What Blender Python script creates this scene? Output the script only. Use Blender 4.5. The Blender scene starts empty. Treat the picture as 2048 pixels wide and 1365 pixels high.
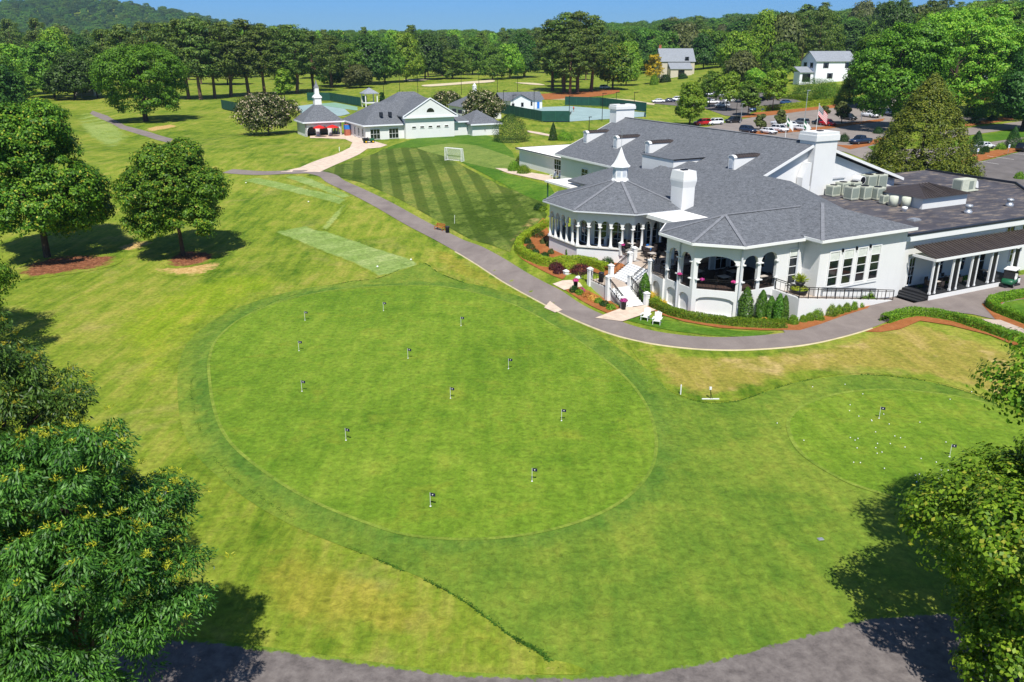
import bpy, bmesh, math, random
import numpy as np
from mathutils import Vector, Matrix
random.seed(7)
R=math.radians
sc=bpy.context.scene
COL=sc.collection
# ---------------------------------------------------------------- camera model
F,PW,PH=1640.,2048,1365
CZ=24.; CP=R(19.9); cc,cs=math.cos(CP),math.sin(CP)
TH=R(27.2); ct,st=math.cos(TH),math.sin(TH)
def ray(x,y):
    u=(x-1024)/F; v=-(y-682.5)/F
    return (u,cc+v*cs,-cs+v*cc)
def W(u,v,z=0.): return Vector((u*ct-v*st,u*st+v*ct,z))
def toL(x,y): return (x*ct+y*st,-x*st+y*ct)
def SS(a,b,t):
    t=np.clip((t-a)/(b-a),0,1); return t*t*(3-2*t)
def rectw(u,v,u0,u1,v0,v1,fo):
    dx=np.maximum(np.maximum(u0-u,u-u1),0); dy=np.maximum(np.maximum(v0-v,v-v1),0)
    return 1-SS(0,fo,np.hypot(dx,dy))
def Hn(x,y):
    u=x*ct+y*st; v=-x*st+y*ct
    z=3.6*SS(85,165,y)+2*SS(200,420,y)+7*SS(50,130,x)*SS(215,330,y)+16*SS(120,420,x)*SS(250,520,y)
    z=z+8*SS(420,1100,y)+104*np.exp(-((x+1130)/430)**2-((y-2300)/520)**2)+14*np.exp(-((x-300)/900)**2-((y-1500)/500)**2)
    z=z+SS(10,-30,x)*SS(95,150,y)*SS(330,240,y)*(0.55*np.sin(x/13.+1)*np.sin(y/19.)+.35*np.sin(x/7.+y/11.))
    w=rectw(u,v,64,105,92,140,20); z=z*(1-w)+3.9*w
    w=rectw(u,v,46.5,62,70,88,9); z=z*(1-w)+1.35*w
    w=rectw(u,v,44,96,44,64,6); z=z*(1-w)
    w=rectw(u,v,44,90,176,206,12); z=z*(1-w)+3.7*w
    return z
def H(x,y): return float(Hn(np.float64(x),np.float64(y)))
def gp(px,py,dz=0.):
    d=ray(px,py); k=d[0]/d[1]; m=d[2]/d[1]
    Y=20.; f=lambda Y: CZ+m*Y-H(k*Y,Y)-dz
    while Y<4000:
        Y2=Y*1.012+.2
        if f(Y2)<0:
            a,b=Y,Y2
            for _ in range(30):
                c=(a+b)/2
                if f(c)<0:b=c
                else:a=c
            Y=b;break
        Y=Y2
    return Vector((k*Y,Y,H(k*Y,Y)+dz))
def gz(px,py,z):
    d=ray(px,py); t=(z-CZ)/d[2]; return Vector((d[0]*t,d[1]*t,z))
# ---------------------------------------------------------------- objects
def tag(o,label=None,cat=None,group=None,kind=None):
    if label:o['label']=label
    if cat:o['category']=cat
    if group:o['group']=group
    if kind:o['kind']=kind
    return o
def thing(name,label,cat,loc=(0,0,0),rz=0.,group=None):
    o=bpy.data.objects.new(name,None); COL.objects.link(o); o.empty_display_size=.2
    o.location=loc; o.rotation_euler=(0,0,rz); return tag(o,label,cat,group)
def mkmesh(name,V,Fc,mats,parent=None,smooth=False,mi=None,fix=True,loc=None):
    me=bpy.data.meshes.new(name); me.from_pydata([tuple(v) for v in V],[],Fc)
    for m in (mats if isinstance(mats,(list,tuple)) else [mats]): me.materials.append(m)
    if mi is not None: me.polygons.foreach_set('material_index',mi)
    if fix:
        b=bmesh.new(); b.from_mesh(me); bmesh.ops.recalc_face_normals(b,faces=b.faces); b.to_mesh(me); b.free()
    if smooth: me.polygons.foreach_set('use_smooth',[True]*len(me.polygons))
    me.update()
    o=bpy.data.objects.new(name,me); COL.objects.link(o)
    if parent is not None:o.parent=parent
    if loc is not None:o.location=loc
    return o
class MB:
    def __init__(s): s.v=[];s.f=[];s.m=[];s.k=0
    def add(s,vs,fs):
        n=len(s.v); s.v+=[tuple(q) for q in vs]
        for f in fs: s.f.append([n+i for i in f]); s.m.append(s.k)
        return s
    def hexa(s,a): return s.add(a,[(0,3,2,1),(4,5,6,7),(0,1,5,4),(1,2,6,5),(2,3,7,6),(3,0,4,7)])
    def box(s,x0,y0,z0,x1,y1,z1): return s.hexa([(x0,y0,z0),(x1,y0,z0),(x1,y1,z0),(x0,y1,z0),(x0,y0,z1),(x1,y0,z1),(x1,y1,z1),(x0,y1,z1)])
    def obox(s,cx,cy,z0,lx,ly,h,a=0.,tp=1.):
        c,n=math.cos(a),math.sin(a); P=[]
        for z,k in ((z0,1.),(z0+h,tp)):
            for sx,sy in ((-1,-1),(1,-1),(1,1),(-1,1)):
                x,y=sx*lx/2*k,sy*ly/2*k; P.append((cx+x*c-y*n,cy+x*n+y*c,z))
        return s.hexa(P)
    def bar(s,p,q,w,h,up=(0,0,1)):
        p,q=Vector(p),Vector(q); d=(q-p).normalized(); sd=d.cross(Vector(up))
        if sd.length<1e-4: sd=d.cross(Vector((1,0,0)))
        sd.normalize(); up2=sd.cross(d); a=sd*w/2; b=up2*h/2
        return s.hexa([p-a-b,p+a-b,q+a-b,q-a-b,p-a+b,p+a+b,q+a+b,q-a+b])
    def prism(s,poly,z0,z1):
        n=len(poly); 
        f=lambda z,i: z(poly[i]) if callable(z) else z
        vs=[(p[0],p[1],f(z0,i)) for i,p in enumerate(poly)]+[(p[0],p[1],f(z1,i)) for i,p in enumerate(poly)]
        return s.add(vs,[list(range(n))[::-1],list(range(n,2*n))]+[(i,(i+1)%n,n+(i+1)%n,n+i) for i in range(n)])
    def extr(s,pts,off):
        n=len(pts); off=Vector(off); vs=[Vector(p) for p in pts]; vs+= [p+off for p in vs]
        return s.add(vs,[list(range(n))[::-1],list(range(n,2*n))]+[(i,(i+1)%n,n+(i+1)%n,n+i) for i in range(n)])
    def slab(s,pts,th): return s.extr(pts,(0,0,-th))
    def tube(s,p,q,r0,r1=None,n=8,cap=True):
        r1=r0 if r1 is None else r1; p,q=Vector(p),Vector(q); d=(q-p).normalized()
        a=d.orthogonal().normalized(); b=d.cross(a); vs=[]
        for c,r in ((p,r0),(q,r1)):
            for i in range(n):
                t=2*math.pi*i/n; vs.append(c+(a*math.cos(t)+b*math.sin(t))*r)
        fs=[(i,(i+1)%n,n+(i+1)%n,n+i) for i in range(n)]
        if cap: fs+=[list(range(n))[::-1],list(range(n,2*n))]
        return s.add(vs,fs)
    def lathe(s,cx,cy,prof,n=12,z0=0.,sx=1.,sy=1.,a0=0.):
        vs=[];m=len(prof)
        for r,z in prof:
            for i in range(n):
                t=2*math.pi*i/n+a0; vs.append((cx+r*math.cos(t)*sx,cy+r*math.sin(t)*sy,z0+z))
        fs=[(j*n+i,j*n+(i+1)%n,(j+1)*n+(i+1)%n,(j+1)*n+i) for j in range(m-1) for i in range(n)]
        return s.add(vs,fs+[list(range(n))[::-1],[(m-1)*n+i for i in range(n)]])
    def wheel(s,c,ax,r,w,n=14):
        c=Vector(c);ax=Vector(ax).normalized(); return s.tube(c-ax*w/2,c+ax*w/2,r,r,n)
    def build(s,name,mats,parent=None,smooth=False,loc=None):
        return mkmesh(name,s.v,s.f,mats,parent,smooth,s.m if s.k or any(s.m) else None,True,loc)
def copytree(o,parent=None):
    c=o.copy(); COL.objects.link(c)
    if parent is not None:c.parent=parent
    for ch in o.children: copytree(ch,c)
    return c
def dup(root,loc,rz=None,label=None,group=None,scale=None):
    c=copytree(root); c.location=loc
    if rz is not None:c.rotation_euler=(0,0,rz)
    if label:c['label']=label
    if group:c['group']=group
    if scale:c.scale=(scale,)*3 if not isinstance(scale,tuple) else scale
    return c
def setmat(o,m,i=0):
    s=o.material_slots[i]; s.link='OBJECT'; s.material=m
ORD=['first','second','third','fourth','fifth','sixth','seventh','eighth','ninth','tenth','eleventh','twelfth','thirteenth','fourteenth','fifteenth','sixteenth','seventeenth','eighteenth','nineteenth','twentieth']
ORD+=['twenty-'+o for o in ORD[:9]]+['thirtieth']+['thirty-'+o for o in ORD[:9]]
# ---------------------------------------------------------------- materials
class NT:
    def __init__(s,name):
        s.m=bpy.data.materials.new(name); s.m.use_nodes=True; s.t=s.m.node_tree; s.t.nodes.clear()
        s.out=s.n('ShaderNodeOutputMaterial'); s.co=None
    def n(s,t,**k):
        o=s.t.nodes.new(t)
        for a,b in k.items(): setattr(o,a,b)
        return o
    def l(s,a,b): s.t.links.new(a,b)
    def inp(s,sock,v):
        if isinstance(v,bpy.types.NodeSocket): s.l(v,sock)
        else: sock.default_value=v
    def obj(s,scale=(1,1,1),rot=0.,kind='Object'):
        if s.co is None: s.co=s.n('ShaderNodeTexCoord')
        if scale==(1,1,1) and rot==0: return s.co.outputs[kind]
        m=s.n('ShaderNodeMapping'); s.l(s.co.outputs[kind],m.inputs[0]); m.inputs['Scale'].default_value=scale; m.inputs['Rotation'].default_value=(0,0,rot)
        return m.outputs[0]
    def noise(s,scale,detail=3.,rough=.55,co=None,dist=0.,lo=.3,hi=.7):
        o=s.n('ShaderNodeTexNoise'); o.inputs['Scale'].default_value=scale;o.inputs['Detail'].default_value=detail;o.inputs['Roughness'].default_value=rough;o.inputs['Distortion'].default_value=dist
        s.l(co if co is not None else s.obj(),o.inputs['Vector'])
        return s.rng(o.outputs['Fac'],lo,hi)
    def rng(s,x,lo,hi,a=0.,b=1.):
        o=s.n('ShaderNodeMapRange'); s.inp(o.inputs[0],x); o.inputs[1].default_value=lo;o.inputs[2].default_value=hi;o.inputs[3].default_value=a;o.inputs[4].default_value=b
        return o.outputs[0]
    def math(s,op,a,b=0.):
        o=s.n('ShaderNodeMath',operation=op); s.inp(o.inputs[0],a); s.inp(o.inputs[1],b); return o.outputs[0]
    def mix(s,f,a,b,mode='MIX'):
        o=s.n('ShaderNodeMix',data_type='RGBA',blend_type=mode); s.inp(o.inputs[0],f)
        for i,c in ((6,a),(7,b)): s.inp(o.inputs[i],c if isinstance(c,bpy.types.NodeSocket) else (*c[:3],1))
        return o.outputs[2]
    def ramp(s,f,stops):
        o=s.n('ShaderNodeValToRGB'); s.inp(o.inputs[0],f); e=o.color_ramp.elements
        while len(e)<len(stops): e.new(.5)
        for k,(p,c) in zip(e,stops): k.position=p; k.color=(*c,1)
        return o.outputs[0]
    def bump(s,h,st=.3,d=.05):
        o=s.n('ShaderNodeBump'); s.inp(o.inputs['Height'],h); o.inputs['Strength'].default_value=st;o.inputs['Distance'].default_value=d; return o.outputs[0]
    def pbr(s,col,rough=.8,spec=.3,metal=0.,nrm=None,**k):
        b=s.n('ShaderNodeBsdfPrincipled'); s.inp(b.inputs['Base Color'],col if isinstance(col,bpy.types.NodeSocket) else (*col,1)); s.inp(b.inputs['Roughness'],rough); b.inputs['Specular IOR Level'].default_value=spec; b.inputs['Metallic'].default_value=metal
        if nrm is not None:s.l(nrm,b.inputs['Normal'])
        for a,v in k.items(): s.inp(b.inputs[a],v)
        s.l(b.outputs[0],s.out.inputs[0]); return s.m
def hexc(h):
    v=[int(h[i:i+2],16)/255 for i in (0,2,4)]
    return tuple(c/12.92 if c<=.04045 else ((c+.055)/1.055)**2.4 for c in v)
def plain(name,c,rough=.6,spec=.3,metal=0.,var=.12,sc_=3.):
    t=NT(name); c=hexc(c) if isinstance(c,str) else c
    n=t.noise(sc_,4); col=t.mix(n,tuple(x*(1-var) for x in c),tuple(min(1,x*(1+var)) for x in c))
    return t.pbr(col,rough,spec,metal)
GK=.62   # grass reflectance scale (photo colours are sunlit)
def gc(h): return tuple(c*GK for c in hexc(h))
def gcol(t,c1,c2,c3,big=.06,med=.45,fine=2.4,stripe=None,dry=0.,streak=0.,sd=0.,dryc='b3a468'):
    """c1 dark, c2 mid, c3 light-yellow"""
    c1,c2,c3=gc(c1),gc(c2),gc(c3)
    a=t.noise(big,4,.6,dist=.6,lo=.32,hi=.68); b=t.noise(med,5,.62,lo=.28,hi=.72); fine=2.4; f=t.noise(fine,6,.78,dist=.4,lo=.28,hi=.72)
    g=t.noise(big*2.7,5,.6,dist=1.,lo=.35,hi=.75)
    s_=t.math('ADD',t.math('MULTIPLY',a,.5),t.math('MULTIPLY',b,.5))
    if streak:
        k=t.noise(.9,5,.65,co=t.obj((1,.14,1),sd),lo=.3,hi=.7); s_=t.math('ADD',t.math('MULTIPLY',s_,1-streak),t.math('MULTIPLY',k,streak))
    col=t.ramp(s_,[(.2,c1),(.5,c2),(.8,c3)])
    if dry:
        d=t.math('MULTIPLY',t.rng(t.math('ADD',g,t.math('MULTIPLY',b,.5)),.75,1.25),dry); col=t.mix(d,col,gc(dryc))
    if stripe:
        ang,wd,amt=stripe
        sp=t.n('ShaderNodeSeparateXYZ'); t.l(t.obj((1,1,1),ang),sp.inputs[0])
        x=t.math('ADD',sp.outputs[0],t.math('MULTIPLY',b,.25))
        w=t.math('SINE',t.math('MULTIPLY',x,math.pi/wd)); w=t.rng(w,-.25,.25)
        w=t.math('MULTIPLY',w,t.math('ADD',t.math('MULTIPLY',b,.4),.6))
        col=t.mix(t.math('MULTIPLY',w,amt),col,c1)
    fn=t.rng(f,0,1,.55,1.45); col=t.mix(1.,col,fn,'MULTIPLY')
    return col,t.math('ADD',f,t.math('MULTIPLY',b,.5))
GP={}
def grass(name,*a,over=None,**k):
    t=NT(name); col,h=gcol(t,*a,**k); GP[name]=(a,k)
    if over:
        c0,h0=gcol(t,*GP[over][0],**GP[over][1])
        at=t.n('ShaderNodeAttribute'); at.attribute_name='soft'; n=t.noise(.55,5,.65,lo=.25,hi=.75)
        f=t.rng(t.math('ADD',at.outputs['Fac'],t.math('MULTIPLY',t.math('SUBTRACT',n,.5),.75)),.3,.7)
        f=t.math('MULTIPLY',f,t.rng(at.outputs['Fac'],0.,.15)); col=t.mix(f,c0,col)
    return t.pbr(col,.85,.12,nrm=t.bump(h,.5,.06))
def white(name,c='f2f2f0',var=.05,k=.84):
    t=NT(name); c=tuple(x*k for x in hexc(c)); n=t.noise(.8,5,.6,lo=.25,hi=.75); s2=t.noise(1.2,4,.6,co=t.obj((3,3,.25)),lo=.45,hi=.85)
    col=t.mix(n,tuple(x*(1-var) for x in c),c); col=t.mix(t.math('MULTIPLY',s2,.12),col,tuple(x*.72 for x in c))
    br=t.n('ShaderNodeTexBrick'); t.l(t.obj((1,1,1),kind='Object'),br.inputs[0]); 
    f=t.noise(14,3,lo=.2,hi=.8)
    return t.pbr(col,.65,.3,nrm=t.bump(f,.12,.02))
M={}
M['white']=white('white_painted_brick'); M['trim']=white('white_trim',k=.88); M['stucco']=white('grey_white_stucco','e6e3dd')
def shingle(name,c,v=.5):
    t=NT(name); c=hexc(c)
    n1=t.noise(3.2,5,.8,lo=.34,hi=.66); n2=t.noise(.35,4,.6,lo=.3,hi=.7); n3=t.noise(2.2,2,.5,co=t.obj((.55,.55,4)),lo=.3,hi=.7); n4=t.noise(9.,3,.7,lo=.35,hi=.65)
    f=t.math('ADD',t.math('MULTIPLY',n1,.5),t.math('ADD',t.math('MULTIPLY',n3,.15),t.math('MULTIPLY',n4,.35)))
    col=t.mix(f,tuple(x*(1-v) for x in c),tuple(x*(1+v) for x in c)); col=t.mix(t.math('MULTIPLY',n2,.25),col,tuple(x*.8 for x in c))
    return t.pbr(col,.9,.2,nrm=t.bump(n1,.4,.03))
M['shingle']=shingle('grey_shingles','65686d',.8); M['shingle2']=shingle('grey_shingles_pale','8a8f96'); M['cap']=shingle('ridge_cap_shingles','7c7e83',.4)
M['ramp_ridge']=M['cap']
def seam(name,c,rot=0.,per=.4):
    t=NT(name); c=hexc(c); sp=t.n('ShaderNodeSeparateXYZ'); t.l(t.obj((1,1,1),rot),sp.inputs[0])
    w=t.math('FRACT',t.math('DIVIDE',sp.outputs[0],per)); w=t.rng(w,.0,.14,1.,0.)
    n=t.noise(1.5,4); col=t.mix(n,tuple(x*.85 for x in c),tuple(x*1.15 for x in c)); col=t.mix(w,col,tuple(x*1.7 for x in c))
    return t.pbr(col,.42,.5,metal=.35,nrm=t.bump(w,.6,.04))
M['seam']=seam('bronze_standing_seam','4d443f')
M['seam2']=seam('bronze_standing_seam_hip','4d443f',R(90))
M['membrane']=None
t=NT('flat_roof_membrane'); a=t.noise(.22,5,.65,dist=1.2,lo=.4,hi=.7); b=t.noise(.9,5,.65,co=t.obj((.5,1.4,1),TH),lo=.5,hi=.62); c=t.noise(6,3)
col=t.mix(a,hexc('46444a'),hexc('5c5a60')); col=t.mix(t.math('MULTIPLY',b,t.rng(a,.1,.9,.25,.95)),col,hexc('9a8b7a')); col=t.mix(t.math('MULTIPLY',c,.25),col,hexc('3a3a40')); M['membrane']=t.pbr(col,.85,.2)
M['whiteroof']=plain('white_roof_membrane','efece6',.7,var=.06,sc_=1.)
M['dark']=plain('black_metal','1c1b1e',.45,.5,.3); M['darkedge']=plain('dark_metal_edge','2c2f38',.5,.4,.2)
M['blackstep']=plain('black_painted_steps','2a2b2e',.6); M['floor']=plain('terrace_paving','b5a596',.85,sc_=1.5); M['conc']=plain('concrete','cbb7a4',.88,sc_=1.2,var=.16); M['curb']=plain('concrete_edging','bfb290',.88,sc_=1.5)
t=NT('window_glass'); n=t.noise(.7,2); M['glass']=t.pbr(t.mix(n,hexc('0d1116'),hexc('1d242b')),.06,.9)
t=NT('interior_dark'); M['inner']=t.pbr(hexc('2b2723'),.9,.1)
M['blind']=plain('roller_blind','cfd3cb',.8); M['galv']=plain('galvanised_metal','b9bcc0',.4,.5,.6); M['acgrey']=plain('ac_casing','c3c6b4',.6); M['acfin']=None
t=NT('ac_fins'); sp=t.n('ShaderNodeSeparateXYZ'); t.l(t.obj(),sp.inputs[0]); w=t.math('SINE',t.math('MULTIPLY',sp.outputs[2],60.)); col=t.mix(t.rng(w,-.5,.5),hexc('5f6a64'),hexc('a5ada0')); M['acfin']=t.pbr(col,.5)
t=NT('louver_slats'); sp=t.n('ShaderNodeSeparateXYZ'); t.l(t.obj(),sp.inputs[0]); w=t.math('SINE',t.math('MULTIPLY',sp.outputs[2],45.)); M['louver']=t.pbr(t.mix(t.rng(w,-.4,.4),hexc('8d97a3'),hexc('dfe3e8')),.6)
def asphalt(name,c1,c2,sc_=.35):
    t=NT(name); a=t.noise(sc_,5,.65,dist=.5,lo=.3,hi=.7); b=t.noise(8,4,.7); s2=t.noise(.6,4,.6,co=t.obj((1,.12,1),.7),lo=.35,hi=.7)
    col=t.mix(a,hexc(c1),hexc(c2)); col=t.mix(t.math('MULTIPLY',b,.3),col,tuple(x*.7 for x in hexc(c1))); col=t.mix(t.math('MULTIPLY',s2,.2),col,tuple(x*1.25 for x in hexc(c2)))
    return t.pbr(col,.9,.2,nrm=t.bump(b,.3,.02))
M['path']=asphalt('path_asphalt','746a66','8c827c'); M['lot']=asphalt('lot_asphalt','5c5856','787270'); M['road']=asphalt('road_asphalt','7d7470','938a82')
t=NT('pine_straw_mulch'); a=t.noise(.8,4); b=t.noise(7,5,.7,dist=1.); col=t.mix(b,hexc('6b3c1c'),hexc('a8683c')); col=t.mix(t.math('MULTIPLY',a,.5),col,hexc('b47a4c')); M['mulch']=t.pbr(col,.95,.1,nrm=t.bump(b,.6,.05))
t=NT('leaf_litter'); b=t.noise(4,5,.7,dist=1.); col=t.mix(b,hexc('4c3222'),hexc('8a5c40')); M['litter']=t.pbr(col,.95,.1,nrm=t.bump(b,.6,.05))
M['dirt']=plain('bare_soil','b39468',.95,sc_=2.,var=.25); M['sand']=plain('bunker_sand','c8ba9c',.95,sc_=1.,var=.08)
M['court']=plain('tennis_court','90a6a6',.8,sc_=.3,var=.1); M['courtg']=plain('tennis_court_green','7c9f88',.8,sc_=.3,var=.1); M['line']=plain('white_line_paint','dcd9d2',.7)
M['brick']=plain('red_brick','a5604a',.85,var=.2,sc_=6); M['beige']=plain('beige_siding','c4bbaa',.8); M['siding']=plain('white_siding','e6e8ee',.7,var=.04)
M['red']=plain('red_fabric','c8201c',.7,var=.08); M['blue']=plain('blue_panel','2f74c4',.6); M['pink']=plain('pink_petals','d83f96',.8,var=.3,sc_=9); M['wood']=plain('bench_wood','a56434',.7,sc_=5); M['tabletop']=plain('stone_tabletop','bfb6ad',.5); M['wicker']=plain('dark_wicker','3a3230',.7,var=.3,sc_=12)
M['tyre']=plain('rubber','17171a',.85); M['rim']=plain('alloy_rim','a9acb2',.35,.6,.7)
def carpaint(n,c): 
    t=NT(n); return t.pbr(hexc(c),.28,.6,**{'Coat Weight':.6,'Coat Roughness':.08})
CARS={k:carpaint('car_paint_'+k,c) for k,c in dict(white='e9ebee',black='15161a',navy='1b2a44',grey='5d636b',silver='b4b9c0',red='b3121a',blue='2b4d78',dark='23262c').items()}
M['lamp']=plain('lens','e8e8e8',.2,.6); M['tail']=plain('tail_lens','8e1010',.3,.5); M['green']=plain('green_plastic','1d5a3c',.4,.5,var=.05); M['screen']=plain('green_windscreen','1f4a40',.9,var=.15,sc_=1.); M['net']=plain('white_net','e6e9e4',.8)
M['bark']=plain('bark','4d4036',.95,sc_=4,var=.35); M['barkp']=plain('pine_bark','6d5646',.95,sc_=3,var=.3); M['inside']=plain('dark_floor','4a3a33',.7); M['gut']=plain('grey_fascia','c9ccd0',.6,var=.04); M['skin']=plain('skin','c08a6a',.7)
# ---------------------------------------------------------------- ground
def catmull(P,n=8,closed=False):
    P=[Vector(p) for p in P]; out=[]; N=len(P); rng_=range(N if closed else N-1)
    for i in rng_:
        p0=P[(i-1)%N] if closed or i>0 else P[0]*2-P[1]; p1=P[i]; p2=P[(i+1)%N]; p3=P[(i+2)%N] if closed or i+2<N else P[-1]*2-P[-2]
        for k in range(n):
            t=k/n; out.append(.5*((2*p1)+(p2-p0)*t+(2*p0-5*p1+4*p2-p3)*t*t+(3*p1-p0-3*p2+p3)*t**3))
    if not closed: out.append(P[-1])
    return out
def softattr(me,pts,soft):
    n=len(me.vertices); V=np.empty(n*3,np.float32); me.vertices.foreach_get('co',V); V=V.reshape(-1,3)[:,:2]
    P=np.array([(p[0],p[1]) for p in pts]); Q=np.roll(P,-1,0); D=Q-P; L=(D**2).sum(1)+1e-9
    t=np.clip(((V[:,None]-P[None])*D[None]).sum(2)/L,0,1); d=np.hypot(*np.moveaxis(V[:,None]-(P+t[...,None]*D),2,0)).min(1)
    a=me.attributes.new('soft','FLOAT','POINT'); a.data.foreach_set('value',np.clip(d/soft,0,1).astype(np.float32))
def drape(name,pts,mat,off=.02,cell=3.,kind='structure',soft=0.):
    b=bmesh.new(); vs=[b.verts.new((p[0],p[1],0)) for p in pts]; f=b.faces.new(vs); bmesh.ops.triangulate(b,faces=[f])
    xs=[p[0] for p in pts]; ys=[p[1] for p in pts]
    for ax,(lo,hi) in ((0,(min(xs),max(xs))),(1,(min(ys),max(ys)))):
        k=lo+cell
        while k<hi:
            co=(k,0,0) if ax==0 else (0,k,0); no=(1,0,0) if ax==0 else (0,1,0)
            bmesh.ops.bisect_plane(b,geom=b.verts[:]+b.edges[:]+b.faces[:],plane_co=co,plane_no=no,dist=1e-5); k+=cell
    for v in b.verts: v.co.z=H(v.co.x,v.co.y)+off
    bmesh.ops.recalc_face_normals(b,faces=b.faces)
    for f in b.faces:
        if f.normal.z<0: f.normal_flip()
    me=bpy.data.meshes.new(name); b.to_mesh(me); b.free(); me.materials.append(mat)
    if soft: softattr(me,pts,soft)
    me.polygons.foreach_set('use_smooth',[True]*len(me.polygons))
    o=bpy.data.objects.new(name,me); COL.objects.link(o); o['kind']=kind; return o
def dpx(name,px,mat,off=.02,cell=3.,smooth=0,kind='structure',soft=0.):
    P=[gp(*p) for p in px]
    if smooth: P=catmull(P,smooth,True)
    return drape(name,P,mat,off,cell,kind,soft)
def strip(name,P,w,mat,off=.03,lat=0.,kind='structure',nx=3,thick=0.):
    P=[Vector((p[0],p[1],0)) for p in P]; V=[];Fc=[]
    for i,p in enumerate(P):
        d=(P[min(i+1,len(P)-1)]-P[max(i-1,0)]).normalized(); n=Vector((-d.y,d.x,0)); wi=w[i] if isinstance(w,list) else w
        for k in range(nx+1):
            q=p+n*(lat+wi*(k/nx-.5)); V.append((q.x,q.y,H(q.x,q.y)+off))
    m=nx+1
    for i in range(len(P)-1):
        for k in range(nx): Fc.append((i*m+k,(i+1)*m+k,(i+1)*m+k+1,i*m+k+1))
    if thick:
        n0=len(V); V+=[(x,y,z-thick) for x,y,z in V]
        for i in range(len(P)-1):
            Fc.append((i*m,i*m+n0,(i+1)*m+n0,(i+1)*m)); Fc.append((i*m+nx,(i+1)*m+nx,(i+1)*m+nx+n0,i*m+nx+n0))
    o=mkmesh(name,V,Fc,mat,None,True); o['kind']=kind; return o
GM={}
GM['rough']=grass('rough_grass','567c18','90a432','b9b650',.045,.35,7.,dry=.4,streak=.4,sd=.5)
GM['apron']=grass('apron_grass','60862a','809c34','a0ae42',.07,.4,8.,streak=.3,sd=.9,dry=.2,dryc='a8a040')
GM['collar']=grass('collar_grass','55802a','729434','90a640',.09,.5,9.,streak=.4,sd=.2,over='apron_grass')
GM['green']=grass('green_turf','698f24','81a22e','9ab23c',.09,.55,12.,streak=.35,sd=-.5,dry=.3,dryc='ada43a',stripe=(R(-62),1.6,.1))
GM['edge']=grass('green_edge_turf','7a9834','90a83e','a0b44a',.3,.8,10.)
GM['tuft']=grass('long_grass_edge','30541a','456e22','5a862c',.5,2.,10.)
GM['tee']=grass('tee_turf','8aa84e','a4bc68','b8c87c',.1,.6,9.,stripe=(R(48),2.2,.6),over='rough_grass')
GM['pale']=grass('pale_mown','9ab256','a8bc62','b8c670',.1,.6,9.,over='rough_grass')
GM['lawn']=grass('mown_lawn','475f18','778c3a','969c46',.05,.6,6.,dry=.3,stripe=(R(-9.6),1.6,.8))
GM['lush']=grass('lush_lawn','4c7a1c','628c26','7c9c34',.06,.5,7.)
GM['goal']=grass('goal_lawn','7c9640','92a64c','a4b05a',.1,.6,7.,stripe=(R(30),1.1,.3))
GM['drylawn']=grass('dry_lawn','94963a','b4a84c','ccb468',.09,.5,7.,dry=.85,dryc='dcc080',streak=.4,sd=.4,over='rough_grass')
GM['yellow']=grass('yellow_grass','86922a','a6a63a','c0b44c',.12,.6,7.,dry=.5,dryc='c4ac62',streak=.45,sd=1.2,over='rough_grass')
GM['bright']=grass('bright_rough','7c9c1a','9ab02c','bab846',.06,.35,7.,streak=.5,sd=.7,over='rough_grass')
def overlay(name,base,c1,c2,c3,sc_=2.5,rough=.95,lo=.3,hi=.7,amp=1.,ns=.9,ds=.8):
    t=NT(name); c0,h0=gcol(t,*GP[base][0],**GP[base][1]); n=t.noise(sc_,6,.72,dist=ds); col=t.ramp(n,[(.1,hexc(c1)),(.5,hexc(c2)),(.9,hexc(c3))])
    at=t.n('ShaderNodeAttribute'); at.attribute_name='soft'; k=t.noise(ns,6,.7,lo=.25,hi=.75); f=t.rng(t.math('ADD',at.outputs['Fac'],t.math('MULTIPLY',t.math('SUBTRACT',k,.5),amp)),lo,hi); f=t.math('MULTIPLY',f,t.rng(at.outputs['Fac'],0.,.12))
    return t.pbr(t.mix(f,c0,col),rough,.1,nrm=t.bump(n,.5,.04))
GM['litter']=overlay('leaf_litter','rough_grass','4a3020','7a4c34','a07050'); GM['soil']=overlay('bare_soil','rough_grass','9a7c4a','b8985e','ccb07c'); GM['roadb']=overlay('old_asphalt','apron_grass','5c5654','6e6764','7c7571',1.6,.9,.2,.3,.45,2.2,.05)
# terrain sheet
def axis(lo,hi,parts):
    a=[lo]
    while a[-1]<hi:
        x=a[-1]; a.append(x+next(s for e,s in parts if x<e))
    return np.array(a)
ax=axis(-3200,3200,[(-700,120),(-220,25),(-90,6),(130,2.),(230,6),(700,25),(9e9,120)]); ay=axis(-60,5200,[(20,10),(230,2.),(360,5),(800,15),(9e9,90)])
X,Y=np.meshgrid(ax,ay); Z=Hn(X,Y); nx,ny=len(ax),len(ay)
I=np.arange(nx*ny).reshape(ny,nx); Q=np.stack([I[:-1,:-1],I[:-1,1:],I[1:,1:],I[1:,:-1]],-1).reshape(-1,4)
def npmesh(name,V,Q,mat,parent=None,smooth=False,nv=4):
    me=bpy.data.meshes.new(name); V=np.asarray(V,np.float32); Q=np.asarray(Q,np.int32); k=len(Q)
    me.vertices.add(len(V)); me.vertices.foreach_set('co',V.ravel()); me.loops.add(k*nv); me.loops.foreach_set('vertex_index',Q.ravel())
    me.polygons.add(k); me.polygons.foreach_set('loop_start',np.arange(k,dtype=np.int32)*nv)
    for m in (mat if isinstance(mat,list) else [mat]): me.materials.append(m)
    if smooth: me.polygons.foreach_set('use_smooth',[True]*k)
    me.update(calc_edges=True); me.validate()
    o=bpy.data.objects.new(name,me); COL.objects.link(o)
    if parent is not None:o.parent=parent
    return o
g=npmesh('ground',np.stack([X,Y,Z],-1).reshape(-1,3),Q,GM['rough'],smooth=True); g['kind']='structure'
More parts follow.
